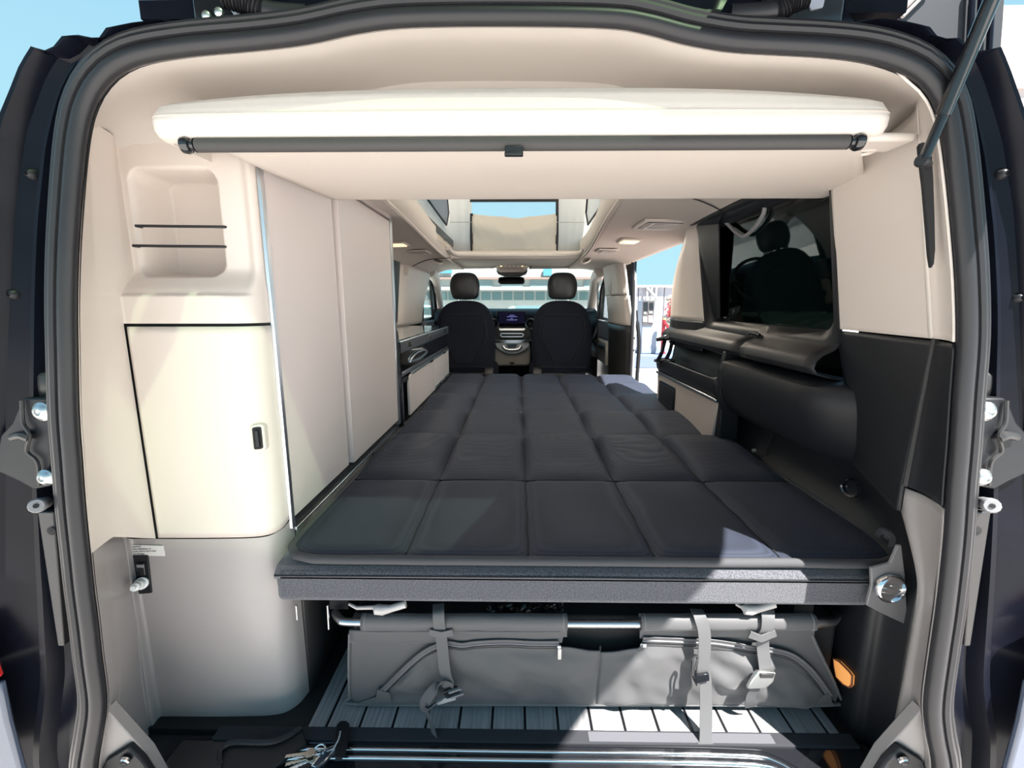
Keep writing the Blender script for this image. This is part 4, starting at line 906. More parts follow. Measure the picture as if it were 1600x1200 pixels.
# straps with buckles (each one a thing of its own: they hang loose from the frame)
s1 = thing('buckle_strap', 'twisted grey webbing strap with dark buckle on the left of bag', 'strap', tuple(ay(690, 1110, .79)))
m_ = MB(); m_.ribbon(spline([ay(685, 944, .80), ay(685, 958, .776), ay(686, 975, .772), ay(688, 986, .777), ay(690, 1000, .780), ay(693, 1030, .781), ay(696, 1052, .779), ay(702, 1070, .777), ay(702, 1086, .778)], 4), [(1, 0, 0)] * 24 + [(1, -.2, 0)] * 4 + [(1, -.7, 0)] * 5, .0225, .0016); obj('webbing', m_, WEB, s1)
m_ = MB(); m_.ribbon([ay(671, 988, .774), ay(690, 992, .772), ay(708, 988, .774)], (0, 0, 1), .014, .003); obj('loop', m_, WEB, s1)
bc = ay(697, 1084, .774)
def local(c, ang, pts): 
    ca, sa = math.cos(R(ang)), math.sin(R(ang)); return [Vector((c.x + x_ * ca - z_ * sa, c.y, c.z + x_ * sa + z_ * ca)) for x_, z_ in pts]
m_ = MB(); m_.prism(local(bc + Vector((.012, -.006, .006)), 22, rrect(.030, .018, .004)), (0, .008, 0)); obj('buckle_body', m_, BLACKG, s1, bevel=.0015)
m_ = MB()
for dz in (-.006, .006): m_.prism(local(bc + Vector((.020, -.009, .008)), 22, [(-.012, dz - .002), (.014, dz - .002), (.016, dz), (.014, dz + .002), (-.012, dz + .002)]), (0, .006, 0))
obj('buckle_prong', m_, mat('buckle_grey', (.2, .2, .21), .25), s1, bevel=.0008)
m_ = MB(); m_.prism(local(bc + Vector((.0, -.004, -.012)), 20, rrect(.040, .011, .003)), (0, .007, 0)); obj('buckle_base', m_, mat('buckle_pale', (.36, .36, .37), .3), s1, bevel=.001)
m_ = MB(); m_.ribbon(spline([ay(703, 1072, .776), ay(690, 1068, .770), ay(676, 1080, .768), ay(664, 1098, .768), ay(666, 1108, .766), ay(680, 1100, .766), ay(692, 1093, .770)], 4), (.75, -.15, .65), .021, .0016); obj('webbing_fold', m_, WEB, s1)
m_ = MB(); m_.ribbon(spline([ay(664, 1098, .768), ay(668, 1116, .764), ay(675, 1135, .755), ay(682, 1163, .738)], 4), (.75, -.6, .1), .012, .0014); obj('webbing_tail', m_, WEB, s1)
s2 = thing('hanging_strap', 'long grey webbing strap hanging over the load sill', 'strap', tuple(ay(1102, 1163, .735)))
m_ = MB(); m_.ribbon(spline([ay(1088, 952, .80), ay(1093, 962, .777), ay(1100, 985, .770), ay(1101, 1010, .768), ay(1099, 1040, .766), ay(1102, 1063, .764), ay(1103, 1100, .758), ay(1103, 1135, .748), ay(1102, 1163, .738)], 4), (1, 0, 0), .0235, .0018); obj('webbing', m_, WEB, s2)
m_ = MB(); m_.prism([ay(u, v, .757) for u, v in ((1086, 1056), (1108, 1053), (1109, 1064), (1088, 1069))], (0, .006, 0)); obj('buckle_bar', m_, BLACKG, s2, bevel=.001)
m_ = MB(); m_.tube(spline([ay(1088, 1070, .757), ay(1083, 1058, .755), ay(1082, 1038, .757), ay(1085, 1025, .760), ay(1090, 1028, .760), ay(1087, 1045, .758), ay(1088, 1062, .757)], 4), .0026, 8); obj('hook', m_, BLACKG, s2)
m_ = MB(); m_.ribbon([ay(1090, 1162, .7375), ay(1114, 1163, .7375)], (0, .3, 1), .005, .003); obj('end_hem', m_, WEB, s2)
s3 = thing('buckle_strap', 'grey webbing strap with silver buckle on the right of bag', 'strap', tuple(ay(1180, 1105, .79)))
m_ = MB(); m_.ribbon(spline([ay(1198, 944, .80), ay(1200, 962, .776), ay(1199, 982, .771), ay(1193, 993, .776), ay(1192, 1010, .779), ay(1194, 1030, .776), ay(1196, 1045, .774)], 4), (1, 0, 0), .024, .0018); obj('webbing', m_, WEB, s3)
m_ = MB(); m_.ribbon([ay(1171, 991, .772), ay(1190, 998, .768), ay(1212, 989, .772)], (0, 0, 1), .014, .003); obj('loop', m_, WEB, s3)
bc = ay(1192, 1064, .768)
m_ = MB(); m_.prism([ay(u, v, .766) for u, v in ((1184, 1051), (1213, 1052), (1209, 1066), (1196, 1077), (1168, 1077), (1176, 1062))], (0, .009, 0)); obj('buckle_body', m_, ZINC, s3, bevel=.002)
m_ = MB(); m_.prism([ay(u, v, .763) for u, v in ((1189, 1053), (1211, 1054), (1208, 1060), (1188, 1060))], (0, .004, 0)); obj('buckle_slot', m_, GREYD, s3, bevel=.0008)
m_ = MB(); m_.ribbon(spline([ay(1180, 1076, .772), ay(1174, 1086, .776), ay(1172, 1098, .780), ay(1172, 1105, .786)], 4), (1, 0, .15), .020, .0018); obj('webbing_tail', m_, WEB, s3)
# small plastic wrap remnants between cushion and bag
pw = MB()
pw.grid(lambda a, b: ay(760 + 120 * a, 942 + 14 * b, .83) + Vector((0, .012 * noise.noise(Vector((a * 9, b * 5, 2))), .006 * noise.noise(Vector((a * 14, b * 8, 7))))), 40, 8)
obj('protective_film', pw, glass('clear_film', (.45, .5, .55), rough=.12), label='crumpled clear plastic film between the cushion and bag', cat='film')

# ================================================================== sill, carpet strip, keys
cs = MB(); cs.box(-.56, .70, .60, .7625, -.03, -.006)
sill = thing('load_sill', 'glossy black load sill with chrome strips at the opening', 'door sill', (.05, .65, -.03))
m_ = MB(); m_.box(-.60, .66, .735, .7628, -.02, .0015); obj('edge_carpet', m_, CARPET, sill, bevel=.002)
m_ = MB(); m_.box(-.66, .66, .585, .737, -.03, -.0035); obj('sill_plate', m_, BLACKG, sill, bevel=.003)
m_ = MB(); m_.box(-.78, -.405, .60, .95, -.06, -.021); obj('side_filler', m_, CARPET, sill)
m_ = MB(); m_.box(.60, .78, .60, .95, -.06, -.021); obj('side_filler', m_, CARPET, sill)
def sillz(u, v): return az(u, v, -.002)
xa, xb = -.435, .42
def outline(dy, dx): 
    y = .7315 - dy
    return spline([(xa - .13 - dx, .575, -.0025), (xa - .075 - dx, .64, -.0025), (xa - .01, y - .012, -.0025), (xa + .06, y, -.0025), (0, y + .0005, -.0025), (xb - .02, y, -.0025), (xb + .07, y - .014, -.0025), (xb + .12 + dx, .655, -.0025), (xb + .15 + dx, .575, -.0025)], 8)
m_ = MB(); m_.tube(outline(0, .01), .0016, 6); obj('outer_bead', m_, BLACKG, sill)
for dy, rr_ in ((.0125, .0026), (.029, .0026)):
    m_ = MB(); m_.tube(outline(dy, -.01 - dy), .0034, 10); obj('chrome_strip', m_, CHROME, sill)
m_ = MB(); m_.box(.10, .66, .7365, .757, .001, .0035) if False else m_.box(.14, .50, .738, .758, .0012, .0026); obj('felt_strip', m_, mat('felt_strip', (.10, .10, .115), .95, bump=(1500, .5, .001)), sill)
# corner pieces with tie-down caps
for side in (-1, 1):
    f = (lambda u: u) if side < 0 else (lambda u: 1607 - u)
    tc_ = thing('sill_corner', ('left' if side < 0 else 'right') + ' grey sill corner trim with dark cap at the seal foot', 'trim panel', tuple(asl(f(190), 1215, .015)))
    m_ = MB(); m_.prism([asl(f(165), 1108, .02), asl(f(152), 1215, .02), asl(f(255), 1225, .05), asl(f(228), 1178, .045)], (0, .02, 0)); obj('panel', m_, GREYP, tc_, bevel=.002)
    m_ = MB(); m_.prism([asl(f(200), 1167, .026), asl(f(164), 1188, .018), asl(f(150), 1225, .014), asl(f(245), 1225, .036), asl(f(222), 1188, .034)], (0, .012, 0)); cpo = obj('cap', m_, BLACKP, tc_, bevel=.003)
    c = asl(f(194), 1191, .020); m_ = MB(); m_.lathe([(.0085, .004), (.0085, 0), (.007, -.0015), (.0003, -.001)], c, (0, 1, .3), 20, caps=False); obj('emblem_disc', m_, CHROME, cpo)
    m_ = MB(); m_.tube([c + Vector((.006 * math.cos(R(t)), -.002, .006 * math.sin(R(t)))) for t in range(0, 360, 20)], .0006, 5, closed=True); obj('emblem_ring', m_, BLACKP, cpo)
# left sill seal lip
m_ = MB(); m_.tube(spline([az(343, 1192, .02), az(345, 1172, .022), az(365, 1160, .024), az(420, 1160, .022), az(450, 1150, .02), az(470, 1137, .02)], 5), .005, 8); obj('sill_lip', m_, RUBBER, label='rubber lip along the left foot of the grey cover', cat='seal')
m_ = MB(); m_.prism([az(345, 1170, .012), az(420, 1162, .012), az(472, 1140, .012), az(480, 1165, .004), az(400, 1225, .0), az(346, 1225, .0)], (0, 0, .006)); obj('sill_mat', m_, BLACKP, label='black moulded sill end beneath the grey lower cover', cat='trim', bevel=.002)
# keys
ky = thing('key_bunch', 'bunch of metal keys on black leather fob lying on sill', 'keys', tuple(az(500, 1180, .0)))
def K(u, v, z=.006): return az(u, v, z)
m_ = MB(); fob = [(541, 1129), (546, 1133), (547, 1142), (544, 1158), (541, 1176), (534, 1188), (524, 1188), (522, 1172), (523, 1150), (526, 1136), (532, 1129)]
m_.prism([K(u, v, .012) for u, v in fob], (0, 0, .005)); obj('leather_fob', m_, BLACKP, ky, bevel=.0015)
m_ = MB(); ch = spline([K(532, 1144, .021), K(530, 1154, .021), K(526, 1162, .020), K(521, 1170, .018), K(512, 1174, .015)], 6)
for p in ch[::2]: m_.lathe([(.0001, -.0022), (.0019, -.0011), (.0022, 0), (.0019, .0011), (.0001, .0022)], p, (0, 0, 1), 8, caps=False)
obj('ball_chain', m_, CHROME, ky)
c = K(498, 1174, .014)
m_ = MB(); m_.tube([c + Vector((.0125 * math.cos(R(t)), .008 * math.sin(R(t)), .007 * math.sin(R(t + 40)))) for t in range(0, 360, 15)], .0018, 8, closed=True); obj('split_ring', m_, CHROME, ky)
m_ = MB(); m_.tube([c + Vector((.003 + .011 * math.cos(R(t)), -.002 + .009 * math.sin(R(t)), .007 * math.cos(R(t + 60)))) for t in range(0, 360, 15)], .0015, 8, closed=True); obj('split_ring', m_, CHROME, ky)
def key(u0, v0, u1, v1, z, m, w=.009):
    a = K(u0, v0, z); b = K(u1, v1, z - .003); d = (b - a).normalized(); n = Vector((-d.y, d.x, 0)).normalized(); L = (b - a).length
    prof = [(0, .0), (.12, .5), (.28, .5), (.36, .2)] + [(.36 + .64 * k / 10, .2 - (.09 if k % 2 else 0)) for k in range(1, 11)] + [(1.0, -.18), (.36, -.2), (.28, -.5), (.12, -.5)]
    g = MB(); g.prism([a + d * (L * s_) + n * (w * 2 * t_) for s_, t_ in prof], (0, 0, .0022)); obj('key', g, m, ky, bevel=.0004)
brass = mat('worn_brass_key', (.66, .58, .48), .25, 1)
key(498, 1180, 446, 1196, .010, brass); key(500, 1182, 452, 1204, .007, CHROME); key(494, 1176, 446, 1183, .016, brass, .008)
m_ = MB(); q = [K(522, 1172, .006), K(524, 1178, .006), K(508, 1196, .005), K(494, 1206, .005), K(488, 1204, .005), K(498, 1190, .006), K(510, 1178, .006)]
m_.prism(q, (0, 0, .010)); obj('key_remote', m_, mat('remote_blue_black', (.03, .04, .06), .15, coat=1), ky, bevel=.003)
m_ = MB(); m_.tube([p + Vector((0, 0, .010)) for p in q], .0014, 6, closed=True); obj('remote_rim', m_, CHROME, ky)
# ================================================================== pop-up roof
pr = thing('pop_up_roof', 'raised pop-up roof with beige canvas tent and window flap', 'pop-up roof', (0, 2.3, 1.25))
lid = [(-.60, 1.13, 1.275), (.58, 1.13, 1.275), (.58, 3.50, 2.08), (-.60, 3.50, 2.08)]
m_ = MB(); m_.prism(lid, (0, -.02, .05)); obj('roof_lid', m_, ROOFW, pr, bevel=.01)
CF = 3.285
def fold(x, z, s): return .012 * noise.noise(Vector((x * 9, z * 2.2, s))) + .006 * noise.noise(Vector((x * 26, z * 5, s)))
wx0 = ay(737, 330, CF).x; wx1 = ay(870, 330, CF).x; wz0 = 1.20; wz1 = 1.80
def cpan(x0, x1, z0, z1, s, name, amp=1, mt=CANVAS, dy=0):
    g = MB(); g.grid(lambda a, b: Vector((x0 + (x1 - x0) * a, CF + dy + amp * fold(x0 + (x1 - x0) * a, z0 + (z1 - z0) * b, s), z0 + (z1 - z0) * b)), 24, 20); return obj(name, g, mt, pr, ang=80)
cpan(-.52, wx0, 1.16, 2.02, 1.0, 'front_canvas'); cpan(wx1, .50, 1.16, 2.02, 2.0, 'front_canvas'); cpan(wx0, wx1, wz1, 2.02, 3.0, 'front_canvas', .3)
flz = ay(800, 334, CF).z
g = MB()
def flap(a, b):
    X = wx0 + .004 + (wx1 - wx0 - .006) * a; sag = .020 * (1 - (2 * a - 1) ** 2) + .012 * math.exp(-((a - .53) / .1) ** 2)
    Z = 1.165 + (flz - sag - 1.165) * b
    return Vector((X, CF - .012 - .03 * b * (1 - b) * 4 * (.4 + .6 * math.sin(a * 3.1)) + .9 * fold(X + Z * .6, Z * 1.5, 9) + .012 * math.sin(9 * (b - .5 * abs(a - .5))), Z))
g.grid(flap, 36, 26); obj('window_flap', g, CANVAS, pr, ang=80, solid=.002)
m_ = MB(); m_.ribbon([(wx0, CF - .014, 1.165), (wx0 - .004, CF - .016, 1.3), (wx0, CF - .014, 1.46)], (1, 0, 0), .020, .003); obj('zip_tape', m_, BLACKP, pr)
m_ = MB(); m_.ribbon([(wx1, CF - .014, 1.165), (wx1 + .004, CF - .016, 1.3), (wx1, CF - .014, 1.56)], (1, 0, 0), .020, .003); obj('zip_tape', m_, BLACKP, pr)
tz = ay(800, 314, CF).z
m_ = MB(); m_.ribbon([(wx0 - .01, CF - .014, tz), (wx1 + .01, CF - .014, tz)], (0, 0, 1), .020, .003); obj('top_tape', m_, BLACKP, pr)
m_ = MB(); m_.grid(lambda a, b: Vector((wx0 + (wx1 - wx0) * a, CF + .006, 1.40 + (wz1 - 1.40) * b)), 2, 2); obj('window_film', m_, glass('tent_film', (.93, .95, .97)), pr, fix=False)
m_ = MB(); m_.tube([(-.50, CF - .02, ay(640, 348, CF).z), (wx0, CF - .016, ay(640, 348, CF).z)], .0022, 6); m_.tube([(wx1, CF - .02, ay(900, 348, CF).z), (.48, CF - .016, ay(900, 348, CF).z)], .0022, 6); obj('seam', m_, mat('canvas_seam', (.45, .41, .37), .8), pr)
for sx in (-1, 1):
    X0 = -.50 if sx < 0 else .48
    g = MB()
    def side(a, b, X0=X0, sx=sx):
        Y = 1.25 + 2.03 * a; zt = 1.29 + (Y - 1.13) * .339; z = 1.20 + (zt - 1.20) * b
        return Vector((X0 + sx * (-.05 * (1 - b) ** 2 * .8) + .6 * fold(Y, z, 4 + sx), Y, z))
    g.grid(side, 60, 16); obj('side_canvas', g, CANVAS, pr, ang=80)
    g = MB(); Xw = X0 - sx * .045
    g.prism([(Xw, 2.25, 1.36), (Xw, 2.95, 1.33), (Xw, 3.05, 1.42), (Xw, 2.95, 1.62), (Xw, 2.4, 1.50)], (sx * .004, 0, 0)); obj('side_window', g, mat('grey_mesh', (.16, .18, .21), .4) if sx < 0 else glass('side_film', (.85, .88, .9)), pr)
    g = MB(); g.tube([(Xw, 2.25, 1.36), (Xw, 2.95, 1.33), (Xw, 3.05, 1.42), (Xw, 2.95, 1.62), (Xw, 2.4, 1.50)], .006, 6, closed=True); obj('window_zip', g, BLACKP, pr)
# ================================================================== ceiling fittings
def ceil_vent(u, v, z, w, l, rot, lab, n=5):
    c = az(u, v, z); t = thing('air_vent', lab, 'air vent', tuple(c + Vector((0, 0, -.012))), group=None)
    def rect(W, L, dz): return [Vector((c.x + a * math.cos(rot) - b * math.sin(rot), c.y + a * math.sin(rot) + b * math.cos(rot), c.z + dz + a * (.03 if c.x < 0 else -.03))) for a, b in ((-W / 2, -L / 2), (W / 2, -L / 2), (W / 2, L / 2), (-W / 2, L / 2))]
    m_ = MB(); m_.prism(rect(w, l, -.004), (0, 0, -.008)); fr_ = obj('frame', m_, CREAM, t, bevel=.003)
    m_ = MB(); m_.prism(rect(w * .78, l * .74, -.0125), (0, 0, -.0012)); obj('grille_back', m_, mat('vent_dark', (.05, .045, .042), .6), t)
    for k in range(n):
        q = rect(w * .78, l * .05, -.0135); sh = Vector((-math.sin(rot), math.cos(rot), 0)) * (l * .74 * ((k + .5) / n - .5))
        m_ = MB(); m_.prism([p + sh for p in q], (0, 0, -.0012)); obj('louvre', m_, CREAM, t)
    for k in range(2):
        q = rect(w * .05, l * .74, -.0135); sh = Vector((math.cos(rot), math.sin(rot), 0)) * (w * .26 * (k * 2 - 1))
        m_ = MB(); m_.prism([p + sh for p in q], (0, 0, -.0014)); obj('louvre_bar', m_, CREAM, t)
ceil_vent(1031, 348, 1.149, .17, .20, 0, 'large cream air vent in the lining above the side window')
ceil_vent(948, 390, 1.143, .11, .15, 0, 'small cream air vent in the right lining near the doorway top')
ceil_vent(655, 392, 1.138, .11, .15, 0, 'cream air vent in the left lining above the kitchen unit')
def ceil_lamp(u, v, z, lab):
    c = az(u, v, z); t = thing('reading_lamp', lab, 'lamp', tuple(c + Vector((0, 0, -.02)))); sg = .03 if c.x < 0 else -.03
    def rect(W, L, dz): return [Vector((c.x + a, c.y + b, c.z + dz + a * sg)) for a, b in rrect(W, L, .012, 3)]
    m_ = MB(); m_.prism(rect(.10, .135, -.004), (0, 0, -.008)); obj('housing', m_, CREAM, t, bevel=.003)
    m_ = MB(); m_.prism(rect(.078, .095, -.0115), (0, 0, -.004)); obj('lens', m_, WARML, t, bevel=.002)
    ld = bpy.data.lights.new('lamp_light', 'AREA'); ld.shape = 'RECTANGLE'; ld.size = .07; ld.size_y = .09; ld.energy = 3.0; ld.color = (1, .88, .72)
    lo_ = bpy.data.objects.new('lamp_light', ld); C.objects.link(lo_); lo_.parent = t; lo_.location = (0, 0, -.006)
    m_ = MB(); m_.prism([p + Vector((0, .052, 0)) for p in rect(.05, .028, -.0115)], (0, 0, -.003)); obj('switch', m_, CREAM, t)
ceil_lamp(983, 374, 1.147, 'glowing reading lamp in the right lining above the doorway')
ceil_lamp(621, 379, 1.141, 'glowing reading lamp in the left lining above the kitchen')
for u, v, lab in ((684, 408, 'cream coat hook recess at the left front roof corner'), (915, 408, 'cream coat hook recess at the right front roof corner')):
    c = az(u, v, 1.118); t = thing('coat_hook', lab, 'coat hook', tuple(c + Vector((0, 0, -.03)))); sg = 1 if u > 800 else -1
    m_ = MB(); m_.lathe([(.035, .008), (.035, -.002), (.027, -.006), (.024, .0)], c, (-.35 * sg, -.45, .8), 18, caps=False); obj('ring', m_, CREAM, t)
    m_ = MB(); m_.lathe([(.0255, .0), (.0003, .006)], c, (-.35 * sg, -.45, .8), 18, caps=False); obj('hollow', m_, mat('hook_hollow', (.20, .18, .17), .7), t)
    m_ = MB(); m_.tube([c + Vector((-.008, .01, -.004)), c + Vector((0, -.004, -.014)), c + Vector((.006, -.012, -.006))], .007, 8); obj('hook', m_, mat('hook_brown', (.16, .14, .125), .5), t)
# ================================================================== left front pillars and windows
lp = thing('left_door_pillar', 'cream left door pillar trim behind the kitchen unit', 'trim panel', (-.74, 3.1, .70))
def lpf(a, b):
    z = .70 + .385 * b; k = b
    P = [(-.765, 2.72), (-.752, 2.76), (-.735, 2.85), (-.730, 3.20), (-.728, 3.36), (-.742, 3.46), (-.77, 3.50)]
    kk = a * 6; j = min(int(kk), 5); x_ = P[j][0] + (P[j + 1][0] - P[j][0]) * (kk - j); y_ = P[j][1] + (P[j + 1][1] - P[j][1]) * (kk - j)
    return Vector((x_ + .03 * k, y_ + (.30 if a > .5 else .12) * max(0, k - .1) ** 1.6, z))
m_ = MB(); m_.grid(lpf, 36, 16); obj('panel', m_, CREAM, lp, solid=.004)
c = ax(633, 423, -.715); m_ = MB(); m_.lathe([(.028, 0), (.028, .006), (.020, .014), (.0003, .016)], c, (1, 0, 0), 16, caps=False); obj('belt_knob', m_, mat('cream_dark', (.50, .43, .38), .5), lp)
w2 = thing('window_2', 'side window behind the kitchen with black pleated blind', 'window', (-.76, 2.3, .74), kind='structure')
m_ = MB()
for k in range(14): m_.prism([(-.756, 2.63, .745 + .026 * k), (-.744, 2.63, .758 + .026 * k), (-.756, 2.63, .771 + .026 * k)], (0, -.92, 0))
obj('blind_pleat', m_, BLACKP, w2)
m_ = MB(); m_.tube([(-.735, 1.70, 1.088), (-.735, 2.72, 1.088)], .014, 8); obj('blind_cassette', m_, BLACKP, w2)
m_ = MB(); m_.prism([(-.742, 2.56, .73), (-.742, 2.74, .73), (-.725, 2.80, 1.09), (-.725, 2.66, 1.09)], (.006, 0, 0)); obj('side_frame', m_, BLACKP, w2)
m_ = MB(); m_.box(-.745, -.732, 2.50, 2.53, .86, 1.0); obj('catch', m_, ALU, w2, bevel=.003)
m_ = MB(); m_.box(-.80, -.797, 1.74, 2.70, .74, 1.10); obj('pane', m_, GLASS_D, w2)
def door_window(name, sx, lab):
    X = -.765 if sx < 0 else .745
    t = thing(name, lab, 'window', (X, 3.85, .70), kind='structure')
    P = [(3.54, .70), (3.56, 1.0), (3.66, 1.09), (3.82, 1.085), (4.02, .97), (4.20, .72)]
    ring_ = [Vector((X - sx * .10 * max(0, z - .70) * .3, y, z)) for y, z in P]
    m_ = MB(); m_.tube(ring_, .022, 8, closed=True); obj('frame', m_, BLACKP, t)
    m_ = MB(); m_.prism(ring_, (sx * .004, 0, 0)); obj('pane', m_, GLASS_W, t)
    m_ = MB(); m_.prism([Vector((X, 3.98, .70)), Vector((X, 4.06, .70)), Vector((X - .0, 3.98, 1.0)), Vector((X, 3.93, 1.0))], (-sx * .02, 0, 0)); obj('quarter_bar', m_, BLACKP, t)
    m_ = MB(); m_.box(min(X, X - sx * .05), max(X, X - sx * .05), 3.5, 4.3, .56, .705); obj('door_card', m_, mat('door_card', (.20, .20, .22), .6), t, bevel=.01)
    m_ = MB(); m_.box(min(X, X - sx * .06), max(X, X - sx * .06), 3.5, 4.2, .36, .555); obj('door_pocket', m_, CREAM, t, bevel=.02)
    m_ = MB(); m_.tube(spline([(X - sx * .07, 3.55, .50), (X - sx * .10, 3.7, .52), (X - sx * .07, 3.9, .53)], 5), .018, 8); obj('door_pull', m_, BLACKP, t)
door_window('window_3', -1, 'driver door window left of the front seat')
door_window('window_4', 1, 'passenger door window right of the front seat')
for sx in (-1, 1):
    t = MB(); X = -.72 if sx < 0 else .66
    t.tube(spline([(X * 1.0, 3.72, 1.105), (X * 1.0, 3.92, 1.06), (X * 1.02, 4.12, .93), (X * 1.04, 4.32, .76)], 6), [.05, .05, .048, .046, .045, .045, .045, .044, .044, .044, .043, .042, .042, .042, .042, .042, .042, .042, .042], 10)
    obj('windscreen_pillar', t, CREAM, label='cream windscreen pillar at the %s of the dashboard' % ('left' if sx < 0 else 'right'), cat='pillar trim')
# right B pillar with belt
bq = thing('belt_pillar', 'cream belt pillar with dark foot right of the passenger seat', 'trim panel', (.73, 3.25, .0))
def bpf(z0, z1, dx=0):
    g = MB()
    def f(a, b):
        z = z0 + (z1 - z0) * b
        P = [(.755, 2.96), (.735, 2.94), (.715, 2.97), (.700, 3.05), (.690, 3.25), (.692, 3.45), (.72, 3.53), (.75, 3.56)]
        kk = a * 7; j = min(int(kk), 6); x_ = P[j][0] + (P[j + 1][0] - P[j][0]) * (kk - j); y_ = P[j][1] + (P[j + 1][1] - P[j][1]) * (kk - j)
        lean = max(0, z - .6); low_ = max(0, .6 - z)
        return Vector((x_ - .06 * lean + dx, y_ + .42 * lean ** 1.3 - .25 * low_ * a, z))
    return g.grid(f, 35, 14)
obj('upper_panel', bpf(.90, 1.13), CREAM, bq, solid=.004); obj('middle_panel', bpf(.70, .897, .004), CREAM, bq, solid=.004); obj('foot_panel', bpf(-.02, .697), GREYD, bq, solid=.004)
m_ = MB(); m_.prism([Vector((.672, 3.36 + a, .99 + b)) for a, b in rrect(.10, .155, .04)], (-.004, 0, 0)); obj('belt_guide_cover', m_, mat('greige_trim2', (.55, .48, .43), .5), bq, bevel=.002)
m_ = MB(); m_.tube(spline([(.735, 2.985, 1.12), (.738, 2.96, 1.0), (.739, 2.94, .80), (.740, 2.93, .55), (.740, 2.93, .2)], 6), .011, 8); obj('door_seal', m_, RUBBER, bq)
m_ = MB(); m_.prism([(.742, 2.95, 1.05), (.756, 2.95, 1.02), (.768, 2.95, .6), (.772, 2.95, .1), (.742, 2.95, .1)], (0, .02, 0)); obj('door_jamb', m_, mat('jamb_grey', (.32, .32, .34), .4), bq)
for z_ in (.62, .54): m_ = MB(); m_.lathe([(.007, 0), (.0003, -.002)], (.757, 2.949, z_), (0, 1, 0), 14, caps=False); obj('jamb_hole', m_, DARKREC, bq)
m_ = MB(); m_.ribbon([(.60, 3.50, 1.0), (.605, 3.45, .7), (.60, 3.40, .25)], (0, 1, 0), .045, .002); bt = obj('seat_belt', m_, BLACKP, bq)
m_ = MB(); m_.lathe([(.003, -.016), (.016, -.012), (.018, 0), (.016, .012), (.003, .016)], (.603, 3.45, .745), (0, 0, 1), 12); obj('belt_stop', m_, BLACKP, bt)
# sliding door edge just outside the opening
sdm = thing('sliding_door_edge', 'dark rubber edge of the front door beyond the doorway', 'door edge', (.785, 2.96, .0))
m_ = MB(); m_.tube(spline([(.772, 2.97, .80), (.782, 2.97, .70), (.795, 2.96, .58), (.792, 2.96, .36), (.785, 2.96, .1)], 6), [.006] * 5 + [.013] * 14 + [.014] * 6, 10); obj('rubber_edge', m_, BLACKP, sdm)
